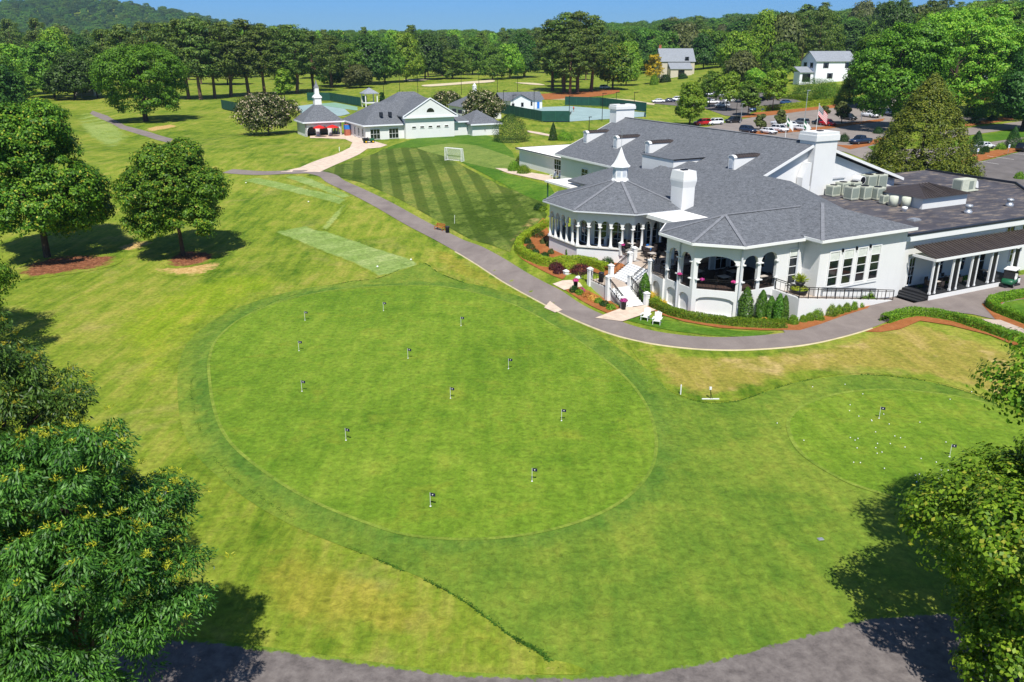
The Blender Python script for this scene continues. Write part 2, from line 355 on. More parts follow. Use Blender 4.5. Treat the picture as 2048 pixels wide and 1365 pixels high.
# ---------------------------------------------------------------- greens, paths, beds
OUT=[(383,760),(384,800),(392,840),(408,880),(432,920),(470,960),(505,985),(560,1022),(620,1058),(700,1095),(780,1130),(860,1165),(925,1200),(980,1240),(1030,1278),(1085,1308),(1105,1330),(1160,1350),(1250,1346),(1350,1334),(1480,1306),(1600,1272),(1720,1238),(1850,1228),(2048,1220),(2200,1000),(2150,900),(2048,840),(1960,795),(1860,765),(1760,752),(1690,752),(1600,764),(1540,782),(1480,802),(1430,808),(1395,804),(1355,792),(1310,765),(1245,720),(1160,665),(1080,622),(1000,590),(930,567),(880,548),(838,526),(760,556),(700,564),(640,578),(560,600),(500,628),(450,660),(412,700),(392,730)]
dpx('apron',OUT,GM['apron'],.02,2.5,3)
G1=[(418,740),(420,715),(428,690),(445,668),(480,640),(540,612),(620,590),(700,578),(780,573),(850,572),(905,577),(970,592),(1040,616),(1120,660),(1190,706),(1250,756),(1285,800),(1305,845),(1312,890),(1305,930),(1285,965),(1245,1002),(1190,1032),(1120,1056),(1040,1072),(960,1079),(880,1078),(800,1068),(720,1042),(640,1010),(570,972),(510,930),(465,890),(440,850),(425,800)]
P1=catmull([gp(*p) for p in G1],6,True)
def ring(name,P,w0,w1,mat,off):
    n=len(P); V=[];Fc=[]
    for i,p in enumerate(P):
        d=(P[(i+1)%n]-P[i-1]); d.z=0; d.normalize(); nn=Vector((-d.y,d.x,0))
        for w in (w0,w1): q=p+nn*w; V.append((q.x,q.y,H(q.x,q.y)+off))
    for i in range(n): j=(i+1)%n; Fc.append((2*i,2*j,2*j+1,2*i+1))
    o=mkmesh(name,V,Fc,mat,None,True); o['kind']='structure'; a=o.data.attributes.new('soft','FLOAT','POINT'); a.data.foreach_set('value',np.array([1.,0.]*n if w1>abs(w0) else [0.,1.]*n,np.float32)); return o
ring('collar',P1,-.05,2.3,GM['collar'],.03)
drape('putting_green',P1,GM['green'],.04,2.5)
ring('green_rim',P1,-.09,.13,GM['edge'],.052)
G2=[(1578,838),(1576,860),(1588,890),(1610,915),(1650,942),(1700,968),(1760,988),(1830,1008),(1900,1018),(2048,1010),(2150,960),(2160,900),(2080,850),(2000,815),(1920,795),(1840,784),(1760,780),(1690,786),(1640,798),(1600,816)]
P2=catmull([gp(*p) for p in G2],6,True)
ring('collar',P2,-.05,1.6,GM['collar'],.03); drape('chipping_green',P2,GM['green'],.04,2.5); ring('green_rim',P2,-.1,.16,GM['edge'],.052)
# overgrown mowing edge round the apron: real tufts of longer grass
def tufts(name,P,n,spread,h,mat,seed=1):
    rg=np.random.default_rng(seed); P=np.array([(p[0],p[1]) for p in P]); seg=np.hypot(*np.diff(P,axis=0).T); cum=np.r_[0,np.cumsum(seg)]
    s=rg.uniform(0,cum[-1],n); 
    gapn=np.sin(s*.9)+np.sin(s*.37+1)+np.sin(s*2.3); s=s[gapn>-.35]; n=len(s)
    x=np.interp(s,cum,P[:,0])+rg.normal(0,spread,n); y=np.interp(s,cum,P[:,1])+rg.normal(0,spread,n); z=Hn(x,y)
    a=rg.uniform(0,6.28,n); hh=rg.uniform(.5,1.1,n)*h; w=.05
    dx,dy=np.cos(a),np.sin(a); lx,ly=rg.normal(0,.05,n),rg.normal(0,.05,n)
    V=np.stack([np.stack([x-dx*w,y-dy*w,z],-1),np.stack([x+dx*w,y+dy*w,z],-1),np.stack([x+lx+dx*w*.4,y+ly+dy*w*.4,z+hh],-1),np.stack([x+lx-dx*w*.4,y+ly-dy*w*.4,z+hh],-1)],1).reshape(-1,3)
    o=npmesh(name,V,np.arange(4*n).reshape(n,4),mat); o['kind']='stuff'; return o
PO=catmull([gp(*p) for p in OUT],8,True)
NO=len(OUT); 
tufts('long_grass_edge',PO[0:16*8+4],4200,.04,.045,GM['tuft'],2)
tufts('long_grass_edge',PO[14*8:16*8],500,.06,.07,GM['tuft'],3)
tufts('long_grass_edge',PO[25*8:38*8],2600,.05,.045,GM['tuft'],4)
tufts('long_grass_edge',PO[43*8:50*8],3000,.05,.05,GM['tuft'],5)
# tees and mown strips
dpx('tee',[(545,464),(618,451),(632,461),(655,463),(830,521),(840,530),(760,556),(740,545),(700,525)],GM['tee'],.03,1.,soft=.5)
dpx('mown_strip',[(637,457),(684,411),(703,408),(655,462)],GM['pale'],.045,1.,soft=.5)
dpx('mown_strip',[(480,361),(520,355),(700,398),(680,410)],GM['tee'],.03,1.,soft=.5)
dpx('mown_strip',[(560,352),(610,352),(705,392),(690,400)],GM['tee'],.034,1.,soft=.5)
dpx('fairway',[(150,232),(200,228),(255,262),(262,275),(225,300),(190,285),(160,262)],GM['pale'],.03,3,4,soft=3.)
# striped lawn, lush slope, goal pitch
dpx('striped_lawn',[(612,352),(765,300),(790,292),(862,300),(930,335),(1000,372),(1060,392),(1098,402),(1090,425),(1060,440),(1030,480),(1020,505),(960,485),(880,445),(800,400),(720,365),(660,352)],GM['lawn'],.03,2.5)
dpx('lush_lawn',[(775,296),(905,262),(1000,280),(1035,335),(1000,345),(1100,372),(1098,402),(1050,392),(935,332),(868,300),(800,296)],GM['lush'],.04,2.5,2)
dpx('goal_pitch',[(833,297),(905,287),(955,292),(1036,320),(1035,330),(1000,342),(930,326)],GM['goal'],.055,2.5)
dpx('dry_lawn',[(1240,655),(1290,690),(1360,703),(1500,704),(1600,695),(1700,672),(1780,640),(1850,648),(1930,672),(2060,715),(2060,835),(1960,790),(1860,762),(1760,749),(1690,749),(1600,761),(1540,778),(1480,798),(1420,804),(1360,792),(1300,755)],GM['drylawn'],.026,1.3,2,soft=2.6)
dpx('yellow_grass',[(845,505),(905,500),(975,535),(1040,570),(1095,600),(1085,612),(1000,583),(930,560),(880,543)],GM['yellow'],.028,1.3,2,soft=2.6)
dpx('yellow_grass',[(470,1150),(520,1090),(620,1085),(760,1135),(900,1195),(1000,1262),(1080,1318),(900,1308),(700,1295),(540,1278)],GM['yellow'],.012,1.3,3,soft=2.6)
dpx('yellow_grass',[(205,640),(380,560),(520,540),(600,560),(520,605),(440,650),(395,700),(330,800),(250,780),(215,720)],GM['bright'],.012,1.3,3,soft=5.)
# cart path with concrete edging
PC=[(455,343),(520,347),(585,345),(625,345),(655,352),(672,364),(715,384),(770,412),(830,446),(900,482),(970,518),(1040,562),(1110,600),(1180,636),(1260,665),(1350,682),(1450,688),(1560,682),(1640,668),(1720,645),(1790,615)]
PP=catmull([gp(*p) for p in PC],8)
strip('cart_path',PP,3.1,M['path'],.055,nx=4)
strip('kerb',PP[9*8+4:19*8],.17,M['curb'],.085,lat=-1.66,nx=1,thick=.1)
dpx('driveway',[(1560,655),(1640,645),(1730,600),(1752,590),(1800,590),(1825,596),(1900,575),(1960,565),(2080,545),(2300,640),(2060,610),(1985,612),(1990,640),(1945,630),(1900,625),(1830,628),(1780,640),(1720,662),(1640,684),(1590,690)],M['path'],.06,2.5)
dpx('cart_path',[(185,222),(215,232),(250,252),(300,265),(348,279),(340,287),(290,273),(240,258),(205,240),(180,228)],M['path'],.05,4)
dpx('walkway',[(560,345),(600,336),(650,316),(700,296),(705,286),(690,279),(640,277),(620,277),(620,271),(690,268),(775,291),(760,296),(735,298),(640,345)],M['conc'],.06,3)
# road at the bottom
dpx('road',[(-200,1275),(395,1277),(540,1297),(700,1320),(900,1345),(1040,1352),(1160,1352),(1300,1342),(1450,1312),(1600,1270),(1720,1235),(1850,1225),(2300,1215),(2300,1500),(-200,1500)],GM['roadb'],.05,.8,0,soft=.9)
dpx('bare_soil',[(1060,1332),(1110,1322),(1170,1340),(1150,1350),(1070,1348)],GM['soil'],.03,.4,3,soft=.8)
# mulch beds
dpx('mulch_bed',[(1030,503),(1032,492),(1075,448),(1092,440),(1100,470),(1150,505),(1215,515),(1260,540),(1230,560),(1180,545),(1135,548),(1125,560),(1080,540),(1045,520)],M['mulch'],.06,1.5,2)
dpx('mulch_bed',[(1128,580),(1150,573),(1175,582),(1220,602),(1244,620),(1215,628),(1180,612)],M['mulch'],.065,1.5)
dpx('mulch_bed',[(1289,612),(1300,600),(1350,622),(1470,645),(1590,648),(1640,628),(1700,608),(1750,592),(1752,600),(1735,618),(1690,632),(1640,650),(1600,662),(1520,662),(1440,657),(1370,645),(1320,630)],M['mulch'],.065,1.5)
dpx('mulch_bed',[(1730,665),(1770,650),(1840,630),(1900,632),(1980,655),(2060,690),(2060,705),(1980,672),(1900,652),(1840,643),(1800,660),(1760,666)],M['mulch'],.07,1.5)
dpx('mulch_bed',[(1963,610),(2000,598),(2060,588),(2060,597),(2010,604),(1990,618),(2000,632),(2060,655),(2060,668),(1990,640)],M['mulch'],.09,1.5)
dpx('lawn_patch',[(2010,606),(2060,598),(2060,650),(2005,628),(1997,617)],GM['lush'],.085,1.5)
dpx('lawn_patch',[(1245,640),(1290,635),(1330,640),(1400,655),(1480,663),(1550,665),(1510,676),(1420,672),(1340,662)],GM['lush'],.04,1.5)
dpx('mulch_bed',[(1822,585),(1850,578),(1940,565),(1946,574),(1880,582),(1835,590)],M['mulch'],.085,1.5)
dpx('concrete_pad',[(1190,638),(1243,618),(1288,612),(1312,622),(1245,645)],M['conc'],.1,2)
dpx('concrete_pad',[(1105,570),(1125,563),(1140,562),(1160,568),(1165,575),(1128,582)],M['conc'],.1,2)
dpx('concrete_pad',[(1088,617),(1100,604),(1125,622),(1110,627)],M['conc'],.09,2)
dpx('hall_patio',[(990,337),(1010,338),(1100,352),(1110,362),(1095,364),(1015,347)],M['conc'],.06,2)
dpx('stone_paving',[(1960,640),(2000,642),(2060,665),(2060,680)],M['floor'],.1,2)
# litter under trees
dpx('leaf_litter',[(20,548),(60,522),(150,508),(240,510),(230,532),(120,552),(50,560)],GM['litter'],.04,.8,3,soft=2.5)
dpx('leaf_litter',[(322,522),(360,502),(432,504),(430,524),(350,538)],GM['litter'],.05,.6,3,soft=1.8)
dpx('bare_soil',[(292,540),(350,530),(415,522),(450,522),(425,547),(360,555)],GM['soil'],.03,.8,3,soft=2.2)
dpx('bare_soil',[(225,492),(290,480),(315,486),(275,502),(235,504)],GM['soil'],.03,.8,3,soft=2.)
dpx('bare_soil',[(290,257),(345,249),(355,255),(300,264)],GM['soil'],.04,1.,3,soft=2.)
dpx('bare_soil',[(1020,470),(1050,440),(1090,425),(1090,440),(1060,462),(1035,485),(1010,492)],grass('worn_soil','a08c50','b8a064','c8b078',.2,.8,over='mown_lawn'),.045,1.,2,soft=2.)
# bunkers beyond the tennis club
for q in ([(845,171),(900,167),(950,163),(985,161),(985,165),(930,169),(860,174)],[(808,160),(850,158),(862,160),(825,163)],[(1030,166),(1070,167),(1090,171),(1060,170)]): dpx('bunker',q,M['sand'],.15,10,3)
# ---------------------------------------------------------------- clubhouse (local frame u,v)
C=thing('clubhouse','large white clubhouse with grey shingled roofs, two octagonal pavilions and a flat black roof behind','clubhouse',W(58,66,0),TH)
OFF=(-58,-66,0)
def part(mb,name,mats,parent=None,smooth=False):
    return mb.build(name,mats,parent or C,smooth,loc=OFF if parent is None else None)
WH,TR=M['white'],M['trim']
def P2(p): return Vector((p[0],p[1]))
def arch_wall(mb,p0,p1,z0,z1,ops,th=.3,n=10):
    """wall from p0 to p1 (outside on the right-hand side), ops: (s centre, width, zbottom, zspring, ztop)"""
    p0,p1=P2(p0),P2(p1); d=(p1-p0); L=d.length; d/=L; nn=Vector((-d.y,d.x))*th
    def seg(a,b,za,zb,ta,tb):
        if b-a<1e-4 or max(ta-za,tb-zb)<1e-4:return
        A=p0+d*a;B=p0+d*b
        mb.hexa([(A.x,A.y,za),(B.x,B.y,zb),(B.x+nn.x,B.y+nn.y,zb),(A.x+nn.x,A.y+nn.y,za),(A.x,A.y,ta),(B.x,B.y,tb),(B.x+nn.x,B.y+nn.y,tb),(A.x+nn.x,A.y+nn.y,ta)])
    x=0.
    for s,w,zb,zs,zt in sorted(ops):
        a,b=s-w/2,s+w/2; seg(x,a,z0,z0,z1,z1)
        if zb>z0: seg(a,b,z0,z0,zb,zb)
        for i in range(n):
            t0,t1=-1+2*i/n,-1+2*(i+1)/n; f=lambda t: zs+(zt-zs)*math.sqrt(max(0,1-t*t))
            seg(s+t0*w/2,s+t1*w/2,f(t0),f(t1),z1,z1)
        x=b
    seg(x,L,z0,z0,z1,z1)
def wpt(p0,p1,s,out=0.):
    p0,p1=P2(p0),P2(p1); d=(p1-p0).normalized(); return p0+d*s+Vector((d.y,-d.x))*out
def window(p0,p1,s,w,z0,z1,cols,rows,parent=None,blind=0.,fw=.09,glass='glass',name='window',root=None,out=0.):
    """recess-free window: pane proud of the wall with frame and muntins as sub-part"""
    o=out
    def rect(mb,a,b,za,zb,d0,d1):
        A,B,A2,B2=wpt(p0,p1,a,d0+o),wpt(p0,p1,b,d0+o),wpt(p0,p1,a,d1+o),wpt(p0,p1,b,d1+o)
        mb.hexa([(A.x,A.y,za),(B.x,B.y,za),(B2.x,B2.y,za),(A2.x,A2.y,za),(A.x,A.y,zb),(B.x,B.y,zb),(B2.x,B2.y,zb),(A2.x,A2.y,zb)])
    a,b=s-w/2,s+w/2; g=MB(); rect(g,a,b,z0,z1,-.05,.02)
    pn=g.build(name,M[glass],root or C,loc=OFF if root is None else None)
    f=MB(); rect(f,a-fw,a,z0-fw,z1+fw,-.04,.09); rect(f,b,b+fw,z0-fw,z1+fw,-.04,.09); rect(f,a,b,z1,z1+fw,-.04,.09); rect(f,a,b,z0-fw,z0,-.04,.11)
    for i in range(1,cols): c=a+w*i/cols; rect(f,c-.025,c+.025,z0,z1,0,.05)
    for i in range(1,rows): c=z0+(z1-z0)*i/rows; rect(f,a,b,c-.03,c+.03,0,.055)
    f.build('frame',TR,pn)
    if blind:
        k=MB(); rect(k,a+.02,b-.02,z1-(z1-z0)*blind,z1-.02,.022,.035); k.build('blind',M['blind'],pn)
    return pn
def railing(mb,p,q,z0,z1=None,h=1.,step=.13,posts=1.5,base=.1):
    p,q=P2(p),P2(q); z1=z0 if z1 is None else z1; L=(q-p).length
    A=lambda t,dz:(p.x+(q.x-p.x)*t,p.y+(q.y-p.y)*t,z0+(z1-z0)*t+dz)
    mb.bar(A(0,h),A(1,h),.08,.06); mb.bar(A(0,base),A(1,base),.05,.05); mb.bar(A(0,h-.16),A(1,h-.16),.045,.045)
    n=max(1,round(L/posts))
    for i in range(n+1): mb.bar(A(i/n,0),A(i/n,h),.06,.06)
    n=int(L/step)
    for i in range(1,n): mb.bar(A(i/n,base),A(i/n,h-.16),.024,.024)
# --- main hall
HP=[(65.0,8.1),(77,13.15),(93,7.9),(93,7.62),(77,12.87),(65,7.82)]
b=MB(); b.extr([(u,71.3,z) for u,z in HP],(0,40.6,0)); mr=part(b,'main_roof',M['shingle'])
b=MB(); b.prism([(65.7,71.9),(92.2,71.9),(92.2,111.3),(65.7,111.3)],2.4,7.85); part(b,'hall_wall',WH)
for vv in (71.9,110.95): b=MB(); b.extr([(65.7,vv,7.9),(77,vv,12.65),(92.2,vv,7.66)],(0,.35,0)); part(b,'gable_wall',WH)
b=MB()
for (u0,z0),(u1,z1) in (((65.0,8.1),(77,13.15)),((77,13.15),(93,7.9))):
    for v in (71.22,111.98): b.extr([(u0,v,z0+.04),(u1,v,z1+.04),(u1,v,z1-.3),(u0,v,z0-.3)],(0,-.07,0))
b.box(64.9,71.3,7.8,64.98,111.9,8.08); part(b,'rake_trim',TR)
b=MB(); b.bar((77,71.3,13.17),(77,111.9,13.17),.4,.06); part(b,'ridge_cap',M['cap'])
def chimney(u0,v0,u1,v1,z0,z1,band,flare=0.,name='chimney'):
    b=MB(); b.box(u0,v0,z0,u1,v1,z1-band); e=.16
    cu,cv=(u0+u1)/2,(v0+v1)/2
    if flare:
        def fr(s,z): return [(cu+(x-cu)*s,cv+(y-cv)*s,z) for x,y in ((u0,v0),(u1,v0),(u1,v1),(u0,v1))]
        for (s0,za),(s1,zb) in (((1,z1-band),(flare,z1-band*.62)),((flare,z1-band*.62),(flare,z1-band*.5)),((flare,z1-band*.5),(1.02,z1))): b.hexa(fr(s0,za)+fr(s1,zb))
    else: b.box(u0-e,v0-e,z1-band,u1+e,v1+e,z1-band*.35); b.box(u0-e*.5,v0-e*.5,z1-band*.35,u1+e*.5,v1+e*.5,z1)
    c=part(b,name,WH); k=MB(); k.box(cu-.35,cv-.25,z1,cu+.35,cv+.25,z1+.12); k.build('cap',M['dark'],c); return c
chimney(76.4,70.9,79.9,73.4,6.,14.3,1.0)
c=chimney(75.2,110.6,78.6,112.4,10.,15.1,.7)
chimney(57.1,70.7,58.75,72.7,6.6,11.1,1.75,1.13)
b=MB(); b.extr([(74.9,70.88,9.2),(75.6,70.88,10.9),(76.1,70.88,10.9),(76.1,70.88,6),(74.9,70.88,6)],(0,.9,0)); part(b,'chimney_shoulder',WH)
def plane(u): return 8.1+(u-65.)*(5.05/12.)
def dormer(v,u0=68.9):
    z=plane(u0); zt=z+1.55; L=1.62/(5.05/12)
    b=MB(); b.extr([(u0,v-.5,z-.2),(u0,v+.5,z-.2),(u0,v+.5,zt-.12)]+[(u0,v+.5*math.cos(a),zt-.12+.3*math.sin(a)) for a in [math.pi*i/8 for i in range(1,8)]]+[(u0,v-.5,zt-.12)],(L,0,0))
    d=part(b,'dormer',WH)
    r=MB(); pts=[(u0-.1,v+.58*math.cos(a),zt-.06+.34*math.sin(a)) for a in [math.pi*i/8 for i in range(9)]]; pi_=[(u0-.1,v+.53*math.cos(a),zt-.08+.28*math.sin(a)) for a in [math.pi*i/8 for i in range(9)]][::-1]
    r.extr(pts+pi_,(.45,0,0)); w_=r.build('arched_hood',TR,d)
    r=MB(); r.extr([(x+.46,y,zz) for x,y,zz in pts+pi_],(L-.1,0,0))
    for i in range(9): r.bar((u0+.5+i*.4,v,zt+.3),(u0+.52+i*.4,v,zt+.3),.7,.05)
    r.build('metal_roof',M['seam'],d)
    r=MB(); r.box(u0-.03,v-.3,z+.25,u0+.02,v+.3,zt-.3); r.build('louver',M['louver'],d)
for v in (109.5,101.3,93.5,76.6): dormer(v)
b=MB(); b.box(65.6,83.4,7.5,72.2,90,10.35); part(b,'link_wall',WH); b=MB(); b.box(65.5,83.3,10.352,72.3,90.1,10.42); part(b,'link_roof',M['shingle']); b=MB(); b.box(65.5,83.24,10.3,72.3,83.298,10.45); part(b,'link_trim',M['dark'])
# hall doors and windows on the -u side
p0,p1=(65.7,111.3),(65.7,71.9)
door=window(p0,p1,111.3-104.2,1.7,4.15,6.6,2,4,name='french_door')
for v in (99.2,97.5,95.8,94.2): window(p0,p1,111.3-v,1.0,4.9,6.6,2,3)
# hall annex with white flat roof
b=MB(); b.prism([(67.9,111.35),(80,111.35),(80,129.3),(67.9,129.3)],3.,6.7); part(b,'annex_wall',WH)
b=MB(); b.box(67.4,111.4,6.72,80.4,129.8,6.98); part(b,'annex_roof',M['whiteroof']); b=MB(); b.box(67.32,111.4,6.9,67.398,129.8,7.03); b.box(67.32,129.8,6.9,80.4,129.88,7.03); part(b,'roof_edge',M['darkedge'])
window((67.9,129.3),(67.9,111.4),129.3-115.6,2.7,4.05,6.5,4,3,name='french_door')
# canopy and lean-to between hall and pavilion
b=MB(); b.prism([(56.6,93.4),(60.8,93.4),(60.8,100.2),(56.6,100.2)],5.95,6.2); part(b,'flat_canopy',M['whiteroof'])
for x,y in ((56.9,99.8),(56.9,94.),(60.4,99.8)): b=MB(); b.tube((x,y,2),(x,y,5.95),.1); part(b,'canopy_post',M['screen'])
b=MB(); b.slab([(57.4,84,6.9),(65.2,84,9.1),(65.2,96,8.0),(57.8,96,6.75)],.25); part(b,'lean_to_roof',M['shingle'])
b=MB(); b.box(58.3,84,2.5,65.6,95.5,6.6); part(b,'lean_to_wall',WH)
# --- wing between pavilion, bay and dining block
b=MB(); top=[(58.6,52.2,7.2),(64.95,58.5,9.05),(68,66,10.0),(68,86,10.15),(57.3,86,6.85),(57.3,66,6.85),(58.6,58,7.2)]
b.extr([top[0],top[1],top[6]],(0,0,-.25)); b.extr([top[6],top[1],top[2],top[5]],(0,0,-.25)); b.extr([top[5],top[2],top[3],top[4]],(0,0,-.25))
b.extr([(58.6,52.2,7.2),(71.3,52.2,7.2),(64.95,58.5,9.05)],(0,0,-.25)); b.extr([(71.3,52.2,7.2),(71.3,60,7.2),(64.95,58.5,9.05)],(0,0,-.25)); b.extr([(71.3,60,7.2),(72,86,7.),(68,86,10.15),(68,66,10.0),(64.95,58.5,9.05)],(0,0,-.25)); part(b,'dining_roof',M['shingle'])
b=MB(); b.bar((58.6,52.2,7.24),(64.95,58.5,9.09),.32,.05); part(b,'ridge_cap',M['cap'])
b=MB(); b.box(58.52,52.12,6.93,71.35,52.2,7.2); b.box(58.52,52.2,6.93,58.6,54.4,7.2); part(b,'gutter',TR)
b=MB(); b.prism([(59.3,52.9),(71.,52.9),(71.,60),(59.3,60)],-.6,6.95); part(b,'dining_wall',WH)
b=MB(); b.prism([(59,61),(67.8,61),(67.8,84),(59,84)],2,6.7); part(b,'wing_wall',WH)
for i,s in enumerate((1.9,3.75,5.6,7.45)): window((59.3,52.9),(71,52.9),s,1.2,2.45,5.7,1,4,blind=.24,fw=.12)
b=MB(); b.box(60.2,52.8,2.1,67.4,52.898,2.3); part(b,'window_sill',TR)
for u in (62.1,63.95,65.8): b=MB(); b.box(u,52.72,5.6,u+.08,52.9,5.95); part(b,'wall_light',M['dark'])
# --- dining bay (front octagon)
ap=(53.8,60,8.6)
b=MB(); E=[(58.8,54.2,7),(51.3,54.2,7),(48,57.5,7),(48,62.5,7),(51.3,65.8,7),(58.8,65.8,7)]
b.slab([E[1],E[0],(63.7,60,8.6),ap],.22)
for i in (1,2,3): b.slab([E[i+1],E[i],ap],.22)
b.slab([E[5],E[4],ap,(63.7,60,8.6)],.22); part(b,'bay_roof',M['shingle'])
b=MB(); [b.bar((E[i][0],E[i][1],7.05),(ap[0],ap[1],8.66),.3,.06) for i in (1,2,3)]; b.bar((53.8,60,8.66),(63.6,60,8.66),.3,.06); part(b,'ridge_cap',M['cap'])
b=MB(); [b.bar((E[i][0],E[i][1],6.9),(E[i+1][0],E[i+1][1],6.9),.12,.24) for i in range(4)]; b.bar((58.8,54.2,6.9),(58.8,52.4,6.9),.12,.2); part(b,'gutter',TR)
BW=[(59.3,54.9),(51.7,54.9),(48.7,57.9),(48.7,62.1),(51.7,65.1)]
faces=[(BW[1],BW[0]),(BW[2],BW[1]),(BW[3],BW[2]),(BW[4],BW[3])]
ops={0:[(1.15,1.75,2.5,5.2,5.85),(3.35,1.9,2.5,5.3,5.95)],1:[(2.12,3.5,2.5,5.0,5.75)],2:[(1.15,1.5,2.5,5.1,5.75),(3.05,1.5,2.5,5.1,5.75)],3:[(2.12,3.2,2.5,5.1,5.75)]}
for k,(a,c) in enumerate(faces):
    b=MB(); arch_wall(b,a,c,2.35,6.85,ops[k],.32); part(b,'arched_wall',WH)
    b=MB(); lo_=[(s,w*.98,.1,1.35 if w<3 else 1.5,1.85) for s,w,_,_,_ in ops[k]]; arch_wall(b,a,c,-.3,2.35,lo_,.3); part(b,'basement_wall',WH)
    b=MB()
    A,B=wpt(a,c,0,-.22),wpt(a,c,(P2(c)-P2(a)).length,-.22); b.extr([(A.x,A.y,-.3),(B.x,B.y,-.3),(B.x,B.y,2.3),(A.x,A.y,2.3)],tuple((wpt(a,c,0,-.4)-wpt(a,c,0,-.22)))+(0,)); part(b,'recessed_panel',WH)
    for s,w,*_ in ops[k]:
        r=MB(); A,B=wpt(a,c,s-w/2,-.12),wpt(a,c,s+w/2,-.12); railing(r,A,B,2.55,h=.95); part(r,'railing',M['dark'])
    r=MB()
    xs=sorted({round(s+d*w/2,3) for s,w,*_ in ops[k] for d in (-1,1)})
    for x in xs:
        A=wpt(a,c,x,.0)
        for z_,w_ in ((3.4,.33),(5.0,.29)): r=MB(); r.obox(A.x,A.y,z_,w_,w_,.1); part(r,'pier_moulding',TR)
b=MB(); b.prism([(59.3,55.05),(51.8,55.05),(48.85,58),(48.85,62),(51.8,65),(59.3,65)],2.36,2.54); part(b,'bay_floor',M['inside'])
b=MB(); b.box(54.5,62.3,2.55,59,62.6,6.6); b.box(58.95,54.95,2.55,59.28,62.3,6.6); part(b,'inner_wall',M['stucco'])
for s in (1.3,3.3): window((54.5,62.3),(59,62.3),s,1.4,2.6,5.6,2,3,name='glass_door')
window((51.7,54.9),(59.3,54.9),6.35,1.05,2.6,5.9,1,4,blind=.2,fw=.1)
for v in (57.,60.): window((58.95,54.95+7.3),(58.95,54.95),62.25-v,1.2,3.,5.7,2,4)
for x,y in ((48.6,60.),(51.62,54.8),(58.5,54.8)): b=MB(); b.tube((x,y,-.2),(x,y,6.85),.09); part(b,'downspout',M['gut'])
# --- octagonal pavilion
OC=(54.6,79.)
def octo(a,z=None):
    t=a*math.tan(math.pi/8); q=[(-a,t),(-a,-t),(-t,-a),(t,-a),(a,-t),(a,t),(t,a),(-t,a)]
    return [(OC[0]+x,OC[1]+y) if z is None else (OC[0]+x,OC[1]+y,z) for x,y in q]
b=MB(); e=octo(8.2,7.05); e2=octo(8.2,6.85); b.add(e+e2+[(OC[0],OC[1],9.5)],[(i,(i+1)%8,16) for i in range(8)]+[(i,8+i,8+(i+1)%8,(i+1)%8) for i in range(8)]+[list(range(8,16))]); part(b,'pavilion_roof',M['shingle'])
b=MB(); [b.bar((e[i][0],e[i][1],7.1),(OC[0],OC[1],9.55),.34,.06) for i in (0,1,2,3)]; part(b,'ridge_cap',M['cap'])
b=MB(); [b.bar(octo(8.24,6.95)[i],octo(8.24,6.95)[(i+1)%8],.08,.13) for i in (7,0,1,2)]; part(b,'fascia',M['gut'])
ow=octo(7.5); colbm=None
for k in (7,0,1,2):
    a,c=ow[k],ow[(k+1)%8]
    L=(P2(c)-P2(a)).length; n=5; sp_=L/n
    b=MB(); arch_wall(b,a,c,5.2,6.85,[((i+.5)*sp_,sp_-.24,5.2,5.28,5.9) for i in range(n)],.3); part(b,'arcade_wall',WH)
    b=MB(); arch_wall(b,a,c,.3,2.88,[],.35); part(b,'base_wall',WH)
    b=MB(); A,B,A2,B2=wpt(a,c,-.1,.14),wpt(a,c,L+.1,.14),wpt(a,c,-.1,-.4),wpt(a,c,L+.1,-.4); b.hexa([(q.x,q.y,z) for z in (2.882,3.0) for q in (A,B,B2,A2)]); part(b,'stone_ledge',M['darkedge'] if 0 else M['stucco'])
    b=MB(); b.hexa([(q.x,q.y,z) for z in (2.8,2.88) for q in (wpt(a,c,-.05,.08),wpt(a,c,L+.05,.08),wpt(a,c,L,.002),wpt(a,c,0,.002))]); part(b,'painted_ledge_shadow',M['darkedge'])  # dark strip under the ledge, its colour stands in for the ledge's shade
    for i in range(n if k!=2 else n+1):
        q=wpt(a,c,i*sp_,-.15)
        if colbm is None:
            m=MB(); m.obox(0,0,0,.46,.46,.1); m.lathe(0,0,[(.22,.1),(.2,.2),(.15,.26),(.145,.9),(.12,2.02),(.16,2.06),(.16,2.1)],14); m.obox(0,0,2.1,.38,.38,.12)
            colbm=m.build('column',TR,C,True); o=colbm
        else: o=colbm.copy(); COL.objects.link(o)
        o.location=(q.x-58,q.y-66,3.0)
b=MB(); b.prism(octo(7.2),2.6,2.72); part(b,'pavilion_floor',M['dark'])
iw=octo(5.2)
for k in (7,0,1,2):
    a,c=iw[k],iw[(k+1)%8]; L=(P2(c)-P2(a)).length
    b=MB(); arch_wall(b,a,c,2.7,6.8,[],.25); part(b,'inner_wall',M['stucco'])
    for s in (L*.27,L*.73): window(a,c,s,1.35,2.8,5.9,2,4,name='glass_door')
# cupola
b=MB(); b.lathe(OC[0],OC[1],[(1.15,9.0),(.98,9.4),(.88,9.5),(.86,10.75),(.8,10.8)],8,a0=math.pi/8); cu=part(b,'cupola',TR)
b=MB(); b.lathe(OC[0],OC[1],[(1.12,10.78),(1.16,10.85),(.86,11.15),(.58,11.6),(.34,12.15),(.17,12.6),(.05,12.95)],8,a0=math.pi/8); b.build('bell_roof',TR,cu)
b=MB()
for i in range(8):
    t=math.pi*i/4; x,y=OC[0]+.8*math.cos(t),OC[1]+.8*math.sin(t); b.obox(x,y,9.75,.06,.42,.75,t)
b.build('louver',M['louver'],cu); b=MB(); b.tube((OC[0],OC[1],12.9),(OC[0],OC[1],15),.02); b.build('lightning_rod',M['galv'],cu)
